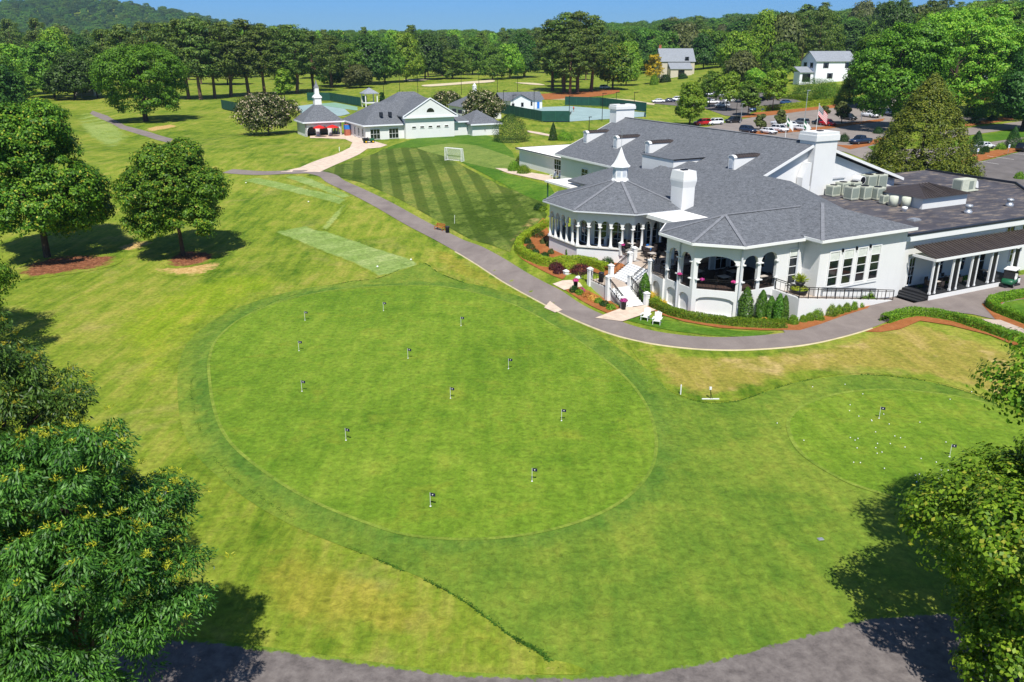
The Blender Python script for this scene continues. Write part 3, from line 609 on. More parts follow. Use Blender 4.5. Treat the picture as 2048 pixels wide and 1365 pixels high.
# canopy between the octagons
b=MB(); b.prism([(52.7,66.3),(57.7,66.3),(57.7,74),(52.7,74)],6.6,6.88); part(b,'terrace_canopy',M['whiteroof'])
b=MB(); b.box(52.62,66.22,6.5,57.7,66.298,6.9); b.box(52.62,66.3,6.5,52.698,74,6.9); part(b,'fascia',TR)
# --- terrace
b=MB(); b.prism([(50.7,75.4),(50.7,68.4),(48.9,68.4),(48.9,64.5),(48.5,62.1),(52,65.4),(59,65.4),(59,75),(57.7,71.6),(51.5,71.6)],2.4,2.6); part(b,'terrace_floor',M['floor'])
b=MB(); b.box(58.9,65.2,2.6,59.05,74,6.6); part(b,'inner_wall',M['stucco'])
window((58.9,74),(58.9,65.2),3.4,3.6,3.6,6.0,3,2)
def twall(p,q,arch=True):
    b=MB(); L=(P2(q)-P2(p)).length; arch_wall(b,p,q,-.2,2.39,[(L/2,L-.9,.0,1.2,1.9)] if arch else [],.3); part(b,'terrace_wall',WH)
    A,B=wpt(p,q,0,-.2),wpt(p,q,L,-.2); b=MB(); v=wpt(p,q,0,-.3)-wpt(p,q,0,-.2); b.extr([(A.x,A.y,-.2),(B.x,B.y,-.2),(B.x,B.y,2.38),(A.x,A.y,2.38)],(v.x,v.y,0)); part(b,'recessed_panel',WH)
twall((50.65,75.4),(50.65,71.9)); twall((50.65,71.9),(50.65,68.4)); twall((48.8,64.5),(48.5,62.1))
twall((50.65,68.4),(48.8,68.4),False)
def pillar(u,v,z0,h,w=.42):
    b=MB(); b.obox(u,v,z0,w,w,h); b.obox(u,v,z0+h,w+.12,w+.12,.07); b.obox(u,v,z0+h+.07,w+.06,w+.06,.14,tp=.35); b.obox(u,v,z0+h-.2,w+.05,w+.05,.05); return part(b,'pillar',TR)
for q in ((50.6,75.3,2.3,1.3),(50.6,72.4,2.3,1.3),(50.6,69.9,2.3,1.3),(48.95,68.4,2.3,1.3),(48.75,64.5,1.3,2.4),(46.7,68.45,0,2.5),(44.05,68.3,0,2.5),(44.05,64.95,0,2.5),(46.55,64.8,0,2.4),(43.95,62.1,0,1.1),(46.55,61.95,0,1.25),(43.9,70.3,.1,1.0),(43.6,72.3,.1,1.25)): pillar(*q)
r=MB(); railing(r,(50.6,75.1),(50.6,72.6),2.6); railing(r,(50.6,72.2),(50.6,70.1),2.6); part(r,'railing',M['dark'])
r=MB(); railing(r,(48.75,64.3),(48.6,62.2),2.6); part(r,'railing',M['dark'])
for v in (68.3,64.75): r=MB(); railing(r,(48.8,v),(46.8,v),2.6,1.35,step=.5); part(r,'stair_rail',M['dark'])
for u in (44.1,46.5): r=MB(); railing(r,(u,64.8),(u,62.2),1.35,.15,step=.5); part(r,'stair_rail',M['dark'])
r=MB(); railing(r,(44.05,68.1),(44.05,65.1),1.35,step=.5); part(r,'railing',M['dark']); r=MB(); railing(r,(44.0,70.1),(44.05,68.5),.35,1.35,step=.5); part(r,'stair_rail',M['dark'])
b=MB()
for i in range(8): b.box(46.7+i*.27,64.7,-.2,48.9,68.25,1.3+(i+1)*.16)
part(b,'stairs',TR)
b=MB()
for i in range(8): b.box(44.25,64.85-(i+1)*.36,-.2,46.4,64.9,1.3-(i+1)*.15)
part(b,'stairs',TR)
for i in range(1,8): b=MB(); b.lathe(44.5,64.7-i*.36,[(.06,1.3-i*.15),(.06,1.34-i*.15)],8); part(b,'step_light',M['dark'])
b=MB()
for i in range(6): b.box(44.2,68.2+i*.0,-.2,46.6,68.5+(6-i)*.28,1.3-(6-i)*.17)
part(b,'stairs',M['conc'])
b=MB(); b.prism([(44,64.9),(46.7,64.7),(46.7,68.5),(44,68.5)],-.2,1.3); part(b,'landing',M['stucco']); b=MB(); b.box(44.2,64.9,1.301,46.7,68.5,1.33); part(b,'landing_paving',M['floor'])
b=MB(); b.box(43.6,72.15,0,50.6,72.45,1.0); b.box(43.5,72.1,1.0,50.6,72.5,1.1); part(b,'planter_wall',WH)
# --- ramp along the dining block
b=MB(); rp=[(55.8,51.5),(69.6,52.1),(69.6,52.4),(55.8,51.8)]; zt=lambda p: 2.25-(p[0]-55.8)/13.8*2.25 if p[0]>56.5 else 2.25
b.prism(rp,-.8,zt); b.prism([(55.8,51.81),(56.1,51.81),(56.1,54.9),(55.8,54.9)],-.8,2.3); part(b,'ramp_wall',WH)
b=MB(); b.prism([(56.1,51.82),(69.6,52.42),(69.6,52.88),(59.25,52.88),(59.25,54.85),(56.1,54.85)],-.7,lambda p: (2.15-(max(p[0],56.2)-56.2)/13.4*2.15)); part(b,'ramp_floor',M['floor'])
r=MB(); railing(r,(55.9,51.65),(69.5,52.25),2.25,0.0,h=1.05,step=.6,posts=1.25); part(r,'ramp_railing',M['dark']); r=MB(); railing(r,(55.95,51.7),(55.95,54.7),2.3,h=1.05,step=.6); part(r,'ramp_railing',M['dark'])
r=MB(); railing(r,(60.,52.75),(67.5,52.8),1.5,.4,h=.95,step=9,posts=2.); part(r,'hand_rail',M['galv'])
# --- service wing: flat roof, porch
FR=[(71.25,53.3),(96,53.3),(107.5,65.6),(107.5,79),(93.4,79),(93.4,71.6),(75.2,71.6),(71.25,71.6)]
zr=lambda p: 6.2+max(0,min(.75,(p[1]-53.3)/18*.75))
b=MB(); b.prism(FR,lambda p:zr(p)-.3,zr); part(b,'flat_roof',M['membrane'])
b=MB(); b.prism([(71.1,53.6),(95.8,53.6),(107.2,65.7),(107.2,78.8),(71.1,78.8)],-.6,5.88); part(b,'service_wall',WH)
b=MB(); b.box(71.1,53.0,5.55,96.3,53.295,6.12); part(b,'fascia',TR); b=MB(); b.box(71.05,52.95,6.122,96.3,53.4,6.32); part(b,'roof_edge',M['darkedge']); b=MB(); b.bar((107.6,65.6,7.),(107.6,79,7.),.2,.3); part(b,'roof_edge',M['darkedge'])
b=MB(); b.bar((96.2,53.3,6.3),(107.6,65.6,6.95),.2,.3); part(b,'roof_edge',M['darkedge'])
b=MB(); b.slab([(72.3,52.95,5.05),(89.8,52.95,5.05),(89.8,50.3,4.3),(72.3,50.3,4.3)],.12)
for i in range(36): u=72.5+i*.49; b.bar((u,52.9,5.08),(u,50.35,4.33),.06,.06)
part(b,'porch_roof',M['seam'])
b=MB(); b.box(72.25,50.22,4.05,89.85,50.34,4.3); b.box(72.25,50.34,4.05,72.37,52.9,4.3); part(b,'porch_fascia',TR)
b=MB(); b.box(72.4,50.5,-.5,87.,53.55,.62); part(b,'porch_floor',M['blackstep']); b=MB(); b.box(72.38,50.44,-.5,87,50.498,.5); part(b,'porch_base',WH)
px_=None
for u in (72.6,73.3,75.6,76.5,78.5,79.4,81.6,82.5,85.2,86.2):
    if px_ is None: m=MB(); m.obox(0,0,0,.16,.16,3.5); m.obox(0,0,0,.22,.22,.2); px_=m.build('porch_post',TR,C); o=px_
    else: o=px_.copy(); COL.objects.link(o)
    o.location=(u-58,50.62-66,.6)
for u0,u1 in ((72.6,73.3),(75.6,76.5),(78.5,79.4),(81.6,82.5),(85.2,86.2)): b=MB(); b.obox((u0+u1)/2,50.62,.7,u1-u0-.16,.02,3.1); part(b,'porch_screen',M['dark'])
b=MB()
for i in range(5): b.box(69.9+i*.5,50.5+0*i,-.6,72.4,53.5,.02+(i+1)*.12-.2)
part(b,'steps',M['blackstep']); b=MB()
for i in range(3): b.box(83.4,49.3+i*.4,-.5,85.9,50.5,.05+i*.18)
part(b,'steps',M['blackstep'])
for s in (2.2,): window((71.1,53.6),(95.8,53.6),s,.8,.8,3.6,2,3,name='porch_door')
for s in (6.3,9.8): window((71.1,53.6),(95.8,53.6),s,1.6,1.4,3.4,3,2)
window((71.1,53.6),(95.8,53.6),13.4,1.05,.7,3.3,1,2,name='porch_door',glass='inner')
window((71.1,53.6),(95.8,53.6),18.9,1.15,1.3,3.9,2,3,fw=.1); 
for s in (17.5,20.2,22.): window((71.1,53.6),(95.8,53.6),s,1.3,4.3,5.3,2,2)
# penthouse on the flat roof
b=MB(); b.prism([(83.,60.6),(90.6,60.6),(90.6,66.8),(83,66.8)],6.4,7.75); part(b,'penthouse_wall',WH)
b=MB(); q=[(82.6,60.2,7.76),(91,60.2,7.76),(91,67.2,7.76),(82.6,67.2,7.76)]; k=[(86,63.7,8.75),(87.6,63.7,8.75)]
b.add(q+k,[(0,1,5,4),(1,2,5),(2,3,4,5),(3,0,4),(3,2,1,0)])
for i in range(1,17): b.bar((82.6+i*.49,60.2,7.79),(82.6+i*.49 if 86<82.6+i*.49<87.6 else (86 if i*.49<3.4 else 87.6),63.7 if 86<82.6+i*.49<87.6 else 63.7,8.78),.05,.05)
part(b,'penthouse_roof',M['seam'])
b=MB(); b.box(79.0,71.2,6.9,82.2,71.9,8.6); b.box(74.4,71.1,6.9,78.9,71.9,8.2); part(b,'equipment_screen',TR); b=MB(); b.box(74.3,71.05,8.2,79,71.95,8.3); b.box(78.9,71.1,8.6,82.3,71.95,8.68); part(b,'screen_cap',M['galv'])
# --- rooftop plant (each unit lifts away)
def ac(lab,u,v,z,w,d,h,fin=True):
    t=thing('air_conditioner',lab,'air conditioner',W(u,v,z),TH,'air conditioners on the flat roof')
    b=MB(); b.obox(0,0,.1,w,d,h); b.obox(0,0,0,w*.95,d*.95,.1); b.build('casing',M['acgrey'],t)
    if fin:
        b=MB(); e=.012
        b.box(-w/2+.08,-d/2-e,.22,w/2-.08,-d/2,h*.95); b.box(-w/2-e,-d/2+.08,.22,-w/2,d/2-.08,h*.95); b.build('coil_grille',M['acfin'],t)
    b=MB(); b.lathe(0,0,[(min(w,d)*.38,h+.1),(min(w,d)*.38,h+.16),(min(w,d)*.3,h+.12)],16); b.build('fan_guard',M['dark'],t); return t
for a in (('boxy condenser nearest the big chimney, left end of the rooftop row',79.2,70.0,6.92,1.3,1.1,1.15),('condenser behind the front row, below the gable louvers',81.,70.2,6.92,1.35,1.2,1.35),('condenser right of the louvers in the back row of units',82.4,69.8,6.92,1.3,1.2,1.35),('tall double condenser at the back right of the unit cluster',86.3,71.,6.95,1.5,1.3,1.75),('tall condenser beside the round exhaust at the back right',87.9,70.8,6.95,1.5,1.3,1.75),('front row condenser nearest the shingled roof, left one of three',79.6,67.6,6.85,1.25,1.2,1.4),('middle condenser of the three in the front row',81.1,67.1,6.85,1.25,1.2,1.4),('pinkish square condenser ending the front row on the right',82.5,66.4,6.82,1.35,1.2,1.3),('small grey fan box right of the front condensers',81.3,64.4,6.75,.85,.6,.85)): ac(*a)
def rcyl(lab,u,v,z,prof,name='roof_vent',cat='roof vent',mat='galv'):
    b=MB(); b.lathe(0,0,prof,14); o=b.build(name,M[mat],None,True); o.location=W(u,v,z); return tag(o,lab,cat)
rcyl('round beige condenser left of the mushroom vent',81.3,63.1,6.62,[(.5,0),(.5,1.1),(.42,1.15),(.1,1.16)],'air_conditioner','air conditioner','acgrey')['group']='air conditioners on the flat roof'
rcyl('round beige condenser nearest the white dome skylight, right of its twin',82.4,62.3,6.6,[(.5,0),(.5,1.05),(.42,1.1),(.1,1.11)],'air_conditioner','air conditioner','acgrey')['group']='air conditioners on the flat roof'
rcyl('wide white mushroom exhaust fan behind the round condensers',83.6,66.,6.7,[(.45,0),(.45,.45),(.85,.55),(.8,.75),(.4,.95),(.05,1.)],mat='trim')
rcyl('shiny silver vent on the shingled roof by the flat roof edge',71.6,69.5,6.9,[(.42,0),(.42,.7),(.5,.75),(.34,.8),(.34,1.35),(.45,1.4),(.1,1.6)])
rcyl('white capped vent alone in the middle of the flat roof',86.2,57.2,6.3,[(.45,0),(.42,.35),(.3,.4),(.3,.75),(.45,.8),(.35,1.05),(.05,1.1)])
rcyl('white capped vent farthest right on the flat roof',94.1,57.6,6.3,[(.42,0),(.42,.4),(.3,.45),(.3,.75),(.42,.8),(.3,1.),(.05,1.05)])
rcyl('small white turbine vent at the foot of the shingled slope',80.1,60.6,6.45,[(.22,0),(.22,.3),(.34,.4),(.3,.6),(.05,.66)],mat='trim')
b=MB(); b.box(-.6,-.45,0,.6,.45,.14); b.box(-.5,-.35,.14,.5,.35,.24); o=b.build('skylight',[M['galv']]); o.location=W(77.5,57.3,6.35); o.rotation_euler=(0,0,TH); tag(o,'low square metal skylight near the front edge of the flat roof','skylight')
t=thing('air_handler','long white packaged air handler far back on the flat roof near the conifer','air handler',W(97.8,65.9,6.7),TH)
b=MB(); b.box(-1.6,-.7,.15,1.0,.7,1.5); b.box(-1.7,-.75,0,1.6,.75,.15); b.build('casing',M['acgrey'],t); b=MB(); b.extr([(1.0,-.6,.5),(1.0,-.6,1.4),(1.5,-.6,1.1),(1.75,-.6,.3),(1.5,-.6,.3)],(0,1.2,0)); b.build('intake_hood',TR,t); b=MB(); b.box(-1.63,-.55,.35,-1.6,.55,1.35); b.box(-.3,-.73,.3,.5,-.7,1.3); b.build('coil_grille',M['acfin'],t)
b=MB(); b.tube((0,-.6,0),(0,.6,0),.5,n=20); d=b.build('exhaust_fan',TR); d.location=W(84.6,71.,8.3); d.rotation_euler=(0,0,TH); tag(d,'round white exhaust drum against the gable wall above the condensers','exhaust fan'); b=MB(); b.tube((0,-.62,0),(0,-.601,0),.42,n=20); b.build('grille',M['dark'],d)
# ---------------------------------------------------------------- foliage
def leafmat(name,c1,c2,c3,tipc=None,tip=0.,tr=.25,gloss=.25,k=1.):
    t=NT(name); g=t.n('ShaderNodeNewGeometry'); oi=t.n('ShaderNodeObjectInfo'); r=g.outputs['Random Per Island']
    C_=[tuple(x*k for x in hexc(c)) for c in (c1,c2,c3)]
    st=[(0.,C_[0]),(.5,C_[1]),(1-tip-.02 if tip else 1.,C_[2])]
    if tip: st.append((1-tip,hexc(tipc)))
    col=t.ramp(r,st)
    if tip: t.t.nodes[-1].color_ramp.interpolation='LINEAR'
    n=t.noise(.25,3,lo=.3,hi=.7); col=t.mix(t.math('MULTIPLY',n,.35),col,C_[0])
    f=t.rng(oi.outputs['Random'],0,1,.78,1.18); cb=t.n('ShaderNodeHueSaturation'); t.l(col,cb.inputs['Color']); t.inp(cb.inputs['Value'],f); t.inp(cb.inputs['Hue'],t.rng(oi.outputs['Random'],0,1,.485,.515))
    b=t.n('ShaderNodeBsdfPrincipled'); t.l(cb.outputs[0],b.inputs['Base Color']); b.inputs['Roughness'].default_value=.5; b.inputs['Specular IOR Level'].default_value=gloss
    tl=t.n('ShaderNodeBsdfTranslucent'); t.l(t.mix(1.,cb.outputs[0],(1.,1.,.45),'MULTIPLY'),tl.inputs[0]); m=t.n('ShaderNodeMixShader'); m.inputs[0].default_value=tr
    t.l(b.outputs[0],m.inputs[1]); t.l(tl.outputs[0],m.inputs[2]); t.l(m.outputs[0],t.out.inputs[0]); return t.m
LM={}
LM['chest']=leafmat('chestnut_leaves','264812','44701f','6c9836',tr=.26,gloss=.45); LM['catkin']=leafmat('yellow_catkins','8c8c20','b0a82c','ccc244')
LM['maple']=leafmat('maple_leaves','446a14','6a9420','9cbc34','b8bc44',.05,.32)
LM['oak']=leafmat('oak_leaves','355414','5a8020','86a22c','b0a83a',.04,.3)
LM['oak2']=leafmat('broad_oak_leaves','385c16','5c8a22','84ac30',tr=.3)
LM['decid']=leafmat('woodland_leaves','3a5c18','5c8628','88a838',tr=.3)
LM['bright']=leafmat('bright_leaves','54801e','7ca82c','aac440',tr=.3)
LM['dark']=leafmat('dark_woodland_leaves','274416','40641f','5c8030')
LM['pine']=leafmat('pine_needles','344a1e','567028','86983c',tr=.2)
LM['cedar']=leafmat('cedar_needles','445a18','687c24','949c32',tr=.15)
LM['box']=leafmat('boxwood_leaves','3c5e12','6a9420','9cbc30')
LM['boxy']=leafmat('yellow_boxwood_leaves','5f841c','98b428','c8cc3c')
LM['shrub']=leafmat('dark_shrub_leaves','1a3310','2b4c18','42682a')
LM['arb']=leafmat('arborvitae_scales','2c5214','4a7a20','6c9c2c')
LM['burg']=leafmat('burgundy_leaves','32141a','4e2128','6a3440')
LM['gold']=leafmat('golden_leaves','b48f08','d6b112','e6c932',tr=.2)
LM['orange']=leafmat('orange_flowers','b5762a','d2994a','dfb870')
LM['yellowtree']=leafmat('yellow_tree_leaves','99810f','c0a41b','d5bb30')
LM['crape']=leafmat('crape_myrtle_leaves','2e3f16','4a5a20','66702c','d8c9a4',.16,.15)
LM['grey']=leafmat('grey_green_leaves','3f4a20','5b6430','757a42')
LM['pinkf']=leafmat('pink_petals','b22a78','d83f96','ea78b8')
LM['hill']=leafmat('hill_wood_leaves','22401c','365822','4c6e2c',tr=.1)
def unit(a): return a/np.maximum(np.linalg.norm(a,axis=-1,keepdims=True),1e-9)
def leafmesh(name,P,Nn,L,Wd,mat,parent=None,rg=None,droop=None):
    n=len(P); rnd=rg.normal(size=(n,3)); a=unit(np.cross(Nn,rnd)); 
    if droop is not None: a=unit(droop+.35*rnd); Nn=unit(np.cross(a,np.cross(unit(Nn+.4*rnd),a)))
    b=np.cross(Nn,a); l=(L*rg.uniform(.65,1.25,n))[:,None]; w=(Wd*rg.uniform(.7,1.2,n))[:,None]
    V=np.stack([P-a*l*.5,P+b*w*.5-a*l*.05,P+a*l*.5,P-b*w*.5-a*l*.05],1).reshape(-1,3)
    return npmesh(name,V,np.arange(4*n).reshape(n,4),mat,parent)
def sph(rg,n): return unit(rg.normal(size=(n,3)))
def clumps(rg,lobes,n,inner=.12,lowcut=-.75):
    """clump centres spread over the outside of a union of ellipsoid lobes"""
    L=np.array(lobes,float); ar=(L[:,3]*L[:,4]+L[:,3]*L[:,5]); p=ar/ar.sum(); out=[];od=[]
    k=rg.choice(len(L),n*4,p=p); d=sph(rg,n*4); rr=np.where(rg.random(n*4)<inner,rg.uniform(.3,.8,n*4),rg.uniform(.86,1.04,n*4))
    c=L[k,:3]+d*L[k,3:]*rr[:,None]
    keep=d[:,2]>lowcut
    q=((c[:,None]-L[None,:,:3])/L[None,:,3:]); dd=np.linalg.norm(q,axis=2); dd[np.arange(len(k)),k]=9
    keep&=(dd.min(1)>.72)
    return c[keep][:n],d[keep][:n]
def foliage(rg,cc,cd,cr,nl,flat=.7,upb=.35):
    n=len(cc); r=cr*rg.uniform(.6,1.25,n); k=np.repeat(np.arange(n),nl); d=sph(rg,len(k)); d[:,2]=np.abs(d[:,2])*np.where(rg.random(len(k))<.75,1,-1)
    P=cc[k]+d*(r[k]*rg.uniform(.55,1.05,len(k)))[:,None]*np.array([1,1,flat]); N_=unit(d*.8+cd[k]*.5+np.array([0,0,upb])+rg.normal(size=(len(k),3))*.35)
    return P,N_
def trunkmesh(name,rg,h,r,targets,parent,mat,top=.7,lean=0.):
    b=MB(); pts=[Vector((rg.normal()*.04*h*t+lean*t,rg.normal()*.04*h*t,h*top*t)) for t in (0,.25,.5,.75,1)]; pts[0]=Vector((0,0,-.3))
    rr=[r*1.35,r,r*.8,r*.55,r*.25]
    for i in range(4): b.tube(pts[i],pts[i+1],rr[i],rr[i+1],8,False)
    for t in targets:
        t=Vector(t); z=max(h*.16,min(h*top*.95,t.z*.6)); f=z/(h*top)*4; i=min(3,int(f)); s=pts[i].lerp(pts[i+1],f-i); m=s.lerp(t,.5)+Vector((0,0,.06*h)); q=r*.38
        b.tube(s,m,q,q*.6,6,False); b.tube(m,t,q*.6,q*.15,6,False)
    return b.build(name,mat,parent,True)
def lobes_round(rg,h,w,base,nl=7,bulge=1.):
    w=w*.86; h=h*.97
    cz=(h+base)/2; hz=(h-base)/2; L=[(0,0,cz,w*.38,w*.38,hz*.92)]
    for i in range(nl):
        a=2*math.pi*i/nl+rg.normal()*.3; z=cz+hz*rg.uniform(-.55,.45); rad=w*.5*math.sqrt(max(.1,1-((z-cz)/hz)**2)); s=w*rg.uniform(.17,.25)*bulge
        L.append((math.cos(a)*(rad-s*.8),math.sin(a)*(rad-s*.8),z,s,s,s*rg.uniform(.7,.95)))
    for i in range(3):
        a=rg.uniform(0,6.28); s=w*rg.uniform(.14,.2); L.append((math.cos(a)*w*.17,math.sin(a)*w*.17,h-s*.95,s,s,s*.9))
    return L
def tree(name,label,loc,h,w,mat,seed,base=.2,nc=150,nl=60,leaf=.3,asp=.6,cr=None,bark='bark',tr=None,group=None,kind='round',cat='tree',nlobe=7,droop=0.,flat=.7,limbs=8,rz=0.,inner=.12,bulge=1.,catkin=0.):
    rg=np.random.default_rng(seed); t=thing(name,label,cat,loc,rz,group); b0=base*h
    cr=cr or w*.1
    if kind=='round': L=lobes_round(rg,h,w,b0,nlobe,bulge); cc,cd=clumps(rg,L,nc,inner)
    elif kind=='pine':
        n=nc; z=b0+(h-b0)*rg.random(n)**.85; f=(z-b0)/(h-b0); rad=w*.5*np.sqrt(np.clip(1.05-f**2.2,0.05,1))*(.45+.55*np.minimum(1,f*3+.25))*rg.uniform(.35,1.05,n)
        a=np.round(rg.uniform(0,6.28,n)/.9)*.9+rg.normal(size=n)*.25+z; cc=np.stack([np.cos(a)*rad,np.sin(a)*rad,z],1); cd=unit(np.stack([np.cos(a),np.sin(a),.5+0*a],1)); flat=.5
    elif kind=='cone':
        n=nc; f=rg.random(n)**1.45; z=b0+(h-b0)*f; rad=w*.5*(np.clip(1-f,0,1)**.72)*np.where(rg.random(n)<inner,rg.uniform(.4,.8,n),rg.uniform(.88,1.08,n)); a=rg.uniform(0,6.28,n)
        cc=np.stack([np.cos(a)*rad,np.sin(a)*rad,z],1); cd=unit(np.stack([np.cos(a),np.sin(a),.6+0*a],1)); flat=1.25
    P,N_=foliage(rg,cc,cd,cr,nl,flat)
    dr=None
    if droop:
        k=np.repeat(np.arange(len(cc)),nl); dr=unit((P-cc[k])*np.array([1,1,.25])/cr+np.array([0,0,-droop]))
    leafmesh('crown',P,N_,leaf,leaf*asp,mat,t,rg,dr)
    if catkin:
        q=cc[(cc[:,2]>h*.5)&(cd[:,2]>.0)]; q=q[rg.random(len(q))<catkin]; n=len(q)*26; k=np.repeat(np.arange(len(q)),26); d=sph(rg,n); d[:,2]=np.abs(d[:,2])*.8+.1; o_=unit(q-np.array([0,0,h*.5])); P=q[k]+o_[k]*cr*.9+d*rg.uniform(.05,.2,(n,1))+rg.normal(size=(len(q),3))[k]*.18
        leafmesh('catkins',P,unit(np.cross(d,rg.normal(size=(n,3)))),.13,.03,LM['catkin'],t,rg,d)
    tg=cc[rg.choice(len(cc),min(limbs,len(cc)),replace=False)] if limbs else []
    trunkmesh('trunk',rg,h,tr or max(.12,h*.018),tg,t,M[bark],.8 if kind!='pine' else .95); return t
Z=lambda x,y:Vector((x,y,H(x,y)))
# near trees
tree('chestnut_tree','big glossy chestnut with yellow catkins and long leaves, its shadow falling across the road',Z(-14.4,22.6),13.3,9.0,LM['chest'],11,base=.12,nc=560,nl=190,leaf=.2,asp=.3,cr=.62,droop=.45,bulge=1.15,nlobe=9,catkin=.9)
tree('chestnut_tree','tallest chestnut at the left edge of the photo, behind the one with most catkins',Z(-20.2,27.6),16.0,10.,LM['chest'],12,base=.15,nc=440,nl=170,leaf=.21,asp=.3,cr=.7,droop=.45,catkin=.6)
tree('chestnut_tree','lower dark chestnut in the bottom left corner, under the two taller chestnuts',Z(-18.4,21.),10.2,9,LM['chest'],13,base=.1,nc=440,nl=170,leaf=.21,asp=.3,cr=.68,droop=.45,catkin=.25)
tree('maple_tree','light green maple in the bottom right corner casting shadow on lawn and road',Z(20.5,25.7),11.5,11.2,LM['maple'],14,base=.02,nc=480,nl=130,leaf=.2,asp=.7,cr=.72,bulge=1.2,nlobe=10,limbs=5)
tree('maple_tree','taller maple at the right edge with one branch reaching over the small green',Z(24.9,28.8),16.6,13.2,LM['maple'],15,base=.1,nc=400,nl=110,leaf=.22,asp=.7,cr=.8)
tree('shade_tree','green tree cut off by the left edge, above its shadow on the lawn',Z(-46.5,62.),14.5,16,LM['oak2'],16,base=.12,nc=420,nl=110,leaf=.28,asp=.6,cr=1.0)
tree('shade_tree','largest round lawn tree, near the left edge in a ring of bark litter',gp(95,515),18.2,17.,LM['oak'],17,base=.05,nc=760,nl=110,leaf=.33,asp=.7,cr=1.1,nlobe=11,bulge=1.15)
tree('shade_tree','round tree with pale trunk standing alone on the lawn beside the tee',gp(367,512),13.6,13.6,LM['oak'],18,base=.12,nc=560,nl=110,leaf=.3,asp=.7,cr=.95,tr=.22,nlobe=10,bulge=1.15)
p=gp(292,243); tree('spreading_oak','broad spreading oak with dark trunk beside the far cart path',p,(243-104)/1640*(p.y*cc+20*cs)*1.06,185/1640*(p.y*cc+20*cs)*1.06,LM['oak2'],19,base=.07,nc=560,nl=90,leaf=.5,asp=.7,cr=1.5,tr=.6,nlobe=12,bulge=1.2)
p=gp(1838,348); tree('conifer','dense olive green cedar like a wide cone behind the flat roof',p,15.6,18.2,LM['cedar'],20,base=.0,nc=900,nl=55,leaf=.38,asp=.5,cr=.8,kind='cone',limbs=0)
p=gp(1378,252); tree('bright_tree','bright green tree behind the shingled roof ridge, beside the red car',p,11.4,9.4,LM['bright'],21,base=.02,nc=300,nl=70,leaf=.38,asp=.65,cr=.85,tr=.2)
# big oak mass at the right
for i,(x,by,ty,wd,mt,lab) in enumerate(((1790,262,55,200,'oak2','big broad oak behind the cedar, shading the car park entrance'),(1905,240,25,260,'bright','largest lighter green oak standing behind the cedar'),(2010,235,60,220,'decid','oak with low branches in front of the brick house at the right edge'),(1738,215,75,120,'decid','dark green oak beside the drive, right of the white house'),(2045,262,110,120,'dark','dark evergreen at the right edge behind the round bushes'))):
    p=gp(x,by); s=(p.y*cc+(CZ-p.z)*cs)/F; tree('oak_tree',lab,p,(by-ty)*s,wd*s,LM[mt],30+i,base=.08,nc=520,nl=70,leaf=.62,asp=.7,cr=1.7,tr=.5,nlobe=11,bulge=1.2)
# prototypes for the woods
def proto(i,label,kind,x,by,ty,wd,mat,seed,group,**k):
    p=gp(x,by); s=(p.y*cc+(CZ-p.z)*cs)/F
    return tree({'pine':'pine_tree','round':'woodland_tree'}[kind],label,p,(by-ty)*s,wd*s,LM[mat],seed,kind=kind,group=group,bark='barkp' if kind=='pine' else 'bark',**k)
GPN='pines in the row behind the tennis club'; GW='broadleaf trees along the far edge of the course'
pk=dict(nc=150,nl=52,leaf=.85,asp=.4,cr=1.8,base=.28,limbs=6)
PINES=[(225,196,70,75),(262,196,62,80),(305,198,58,82),(345,200,60,80),(378,199,52,82),(402,200,48,90),(430,197,55,80),(462,194,58,84),(498,192,52,86),(530,192,60,80),(560,190,64,78),(594,188,62,84),(628,183,72,76),(664,176,80,70)]
pp=[]
for i,(x,by,ty,wd) in enumerate(PINES):
    lab=f'tall bare trunked pine, {ORD[i]} from left in the row behind the tennis club'
    p=gp(x,by); s=(p.y*cc+(CZ-p.z)*cs)/F; h,wm=(by-ty)*s,wd*s
    if i<4: o=proto(i,lab,'pine',x,by,ty,wd,'pine',50+i,GPN,**pk); o['hh']=h; o['ww']=wm*.92; pp.append(o)
    else: q=pp[i%4]; dup(q,p,i*1.7,lab,GPN,(wm/q['ww'],wm/q['ww'],h/q['hh']))
dk=dict(nc=230,nl=46,leaf=.9,asp=.7,cr=2.1,base=.04,limbs=3,bulge=1.2)
FR_=[(40,190,95,120,'bright'),(110,196,88,130,'decid'),(150,200,112,95,'dark'),(20,205,130,110,'decid'),(195,196,98,70,'dark'),
 (700,172,88,70,'decid'),(735,170,78,80,'dark'),(770,166,80,80,'decid'),(812,164,72,74,'bright'),(850,160,74,70,'dark'),(905,158,102,82,'decid'),(985,160,95,60,'decid'),(1020,158,92,62,'bright'),(945,150,78,70,'decid'),(1050,155,80,60,'dark'),(660,172,130,56,'decid'),(575,185,140,44,'bright'),(720,176,134,50,'grey'),
 (1225,180,92,76,'oak'),(1260,150,70,80,'dark'),(1295,140,62,80,'decid'),(1345,120,48,90,'dark'),(1400,128,64,80,'bright'),(1440,135,66,70,'decid'),(1475,150,68,80,'bright'),(1500,120,42,90,'dark'),(1545,135,50,80,'decid'),(1590,122,38,95,'dark'),(1560,165,88,75,'decid'),(1640,118,34,100,'decid'),(1700,120,48,90,'dark'),(1480,175,110,60,'grey')]
WP={}
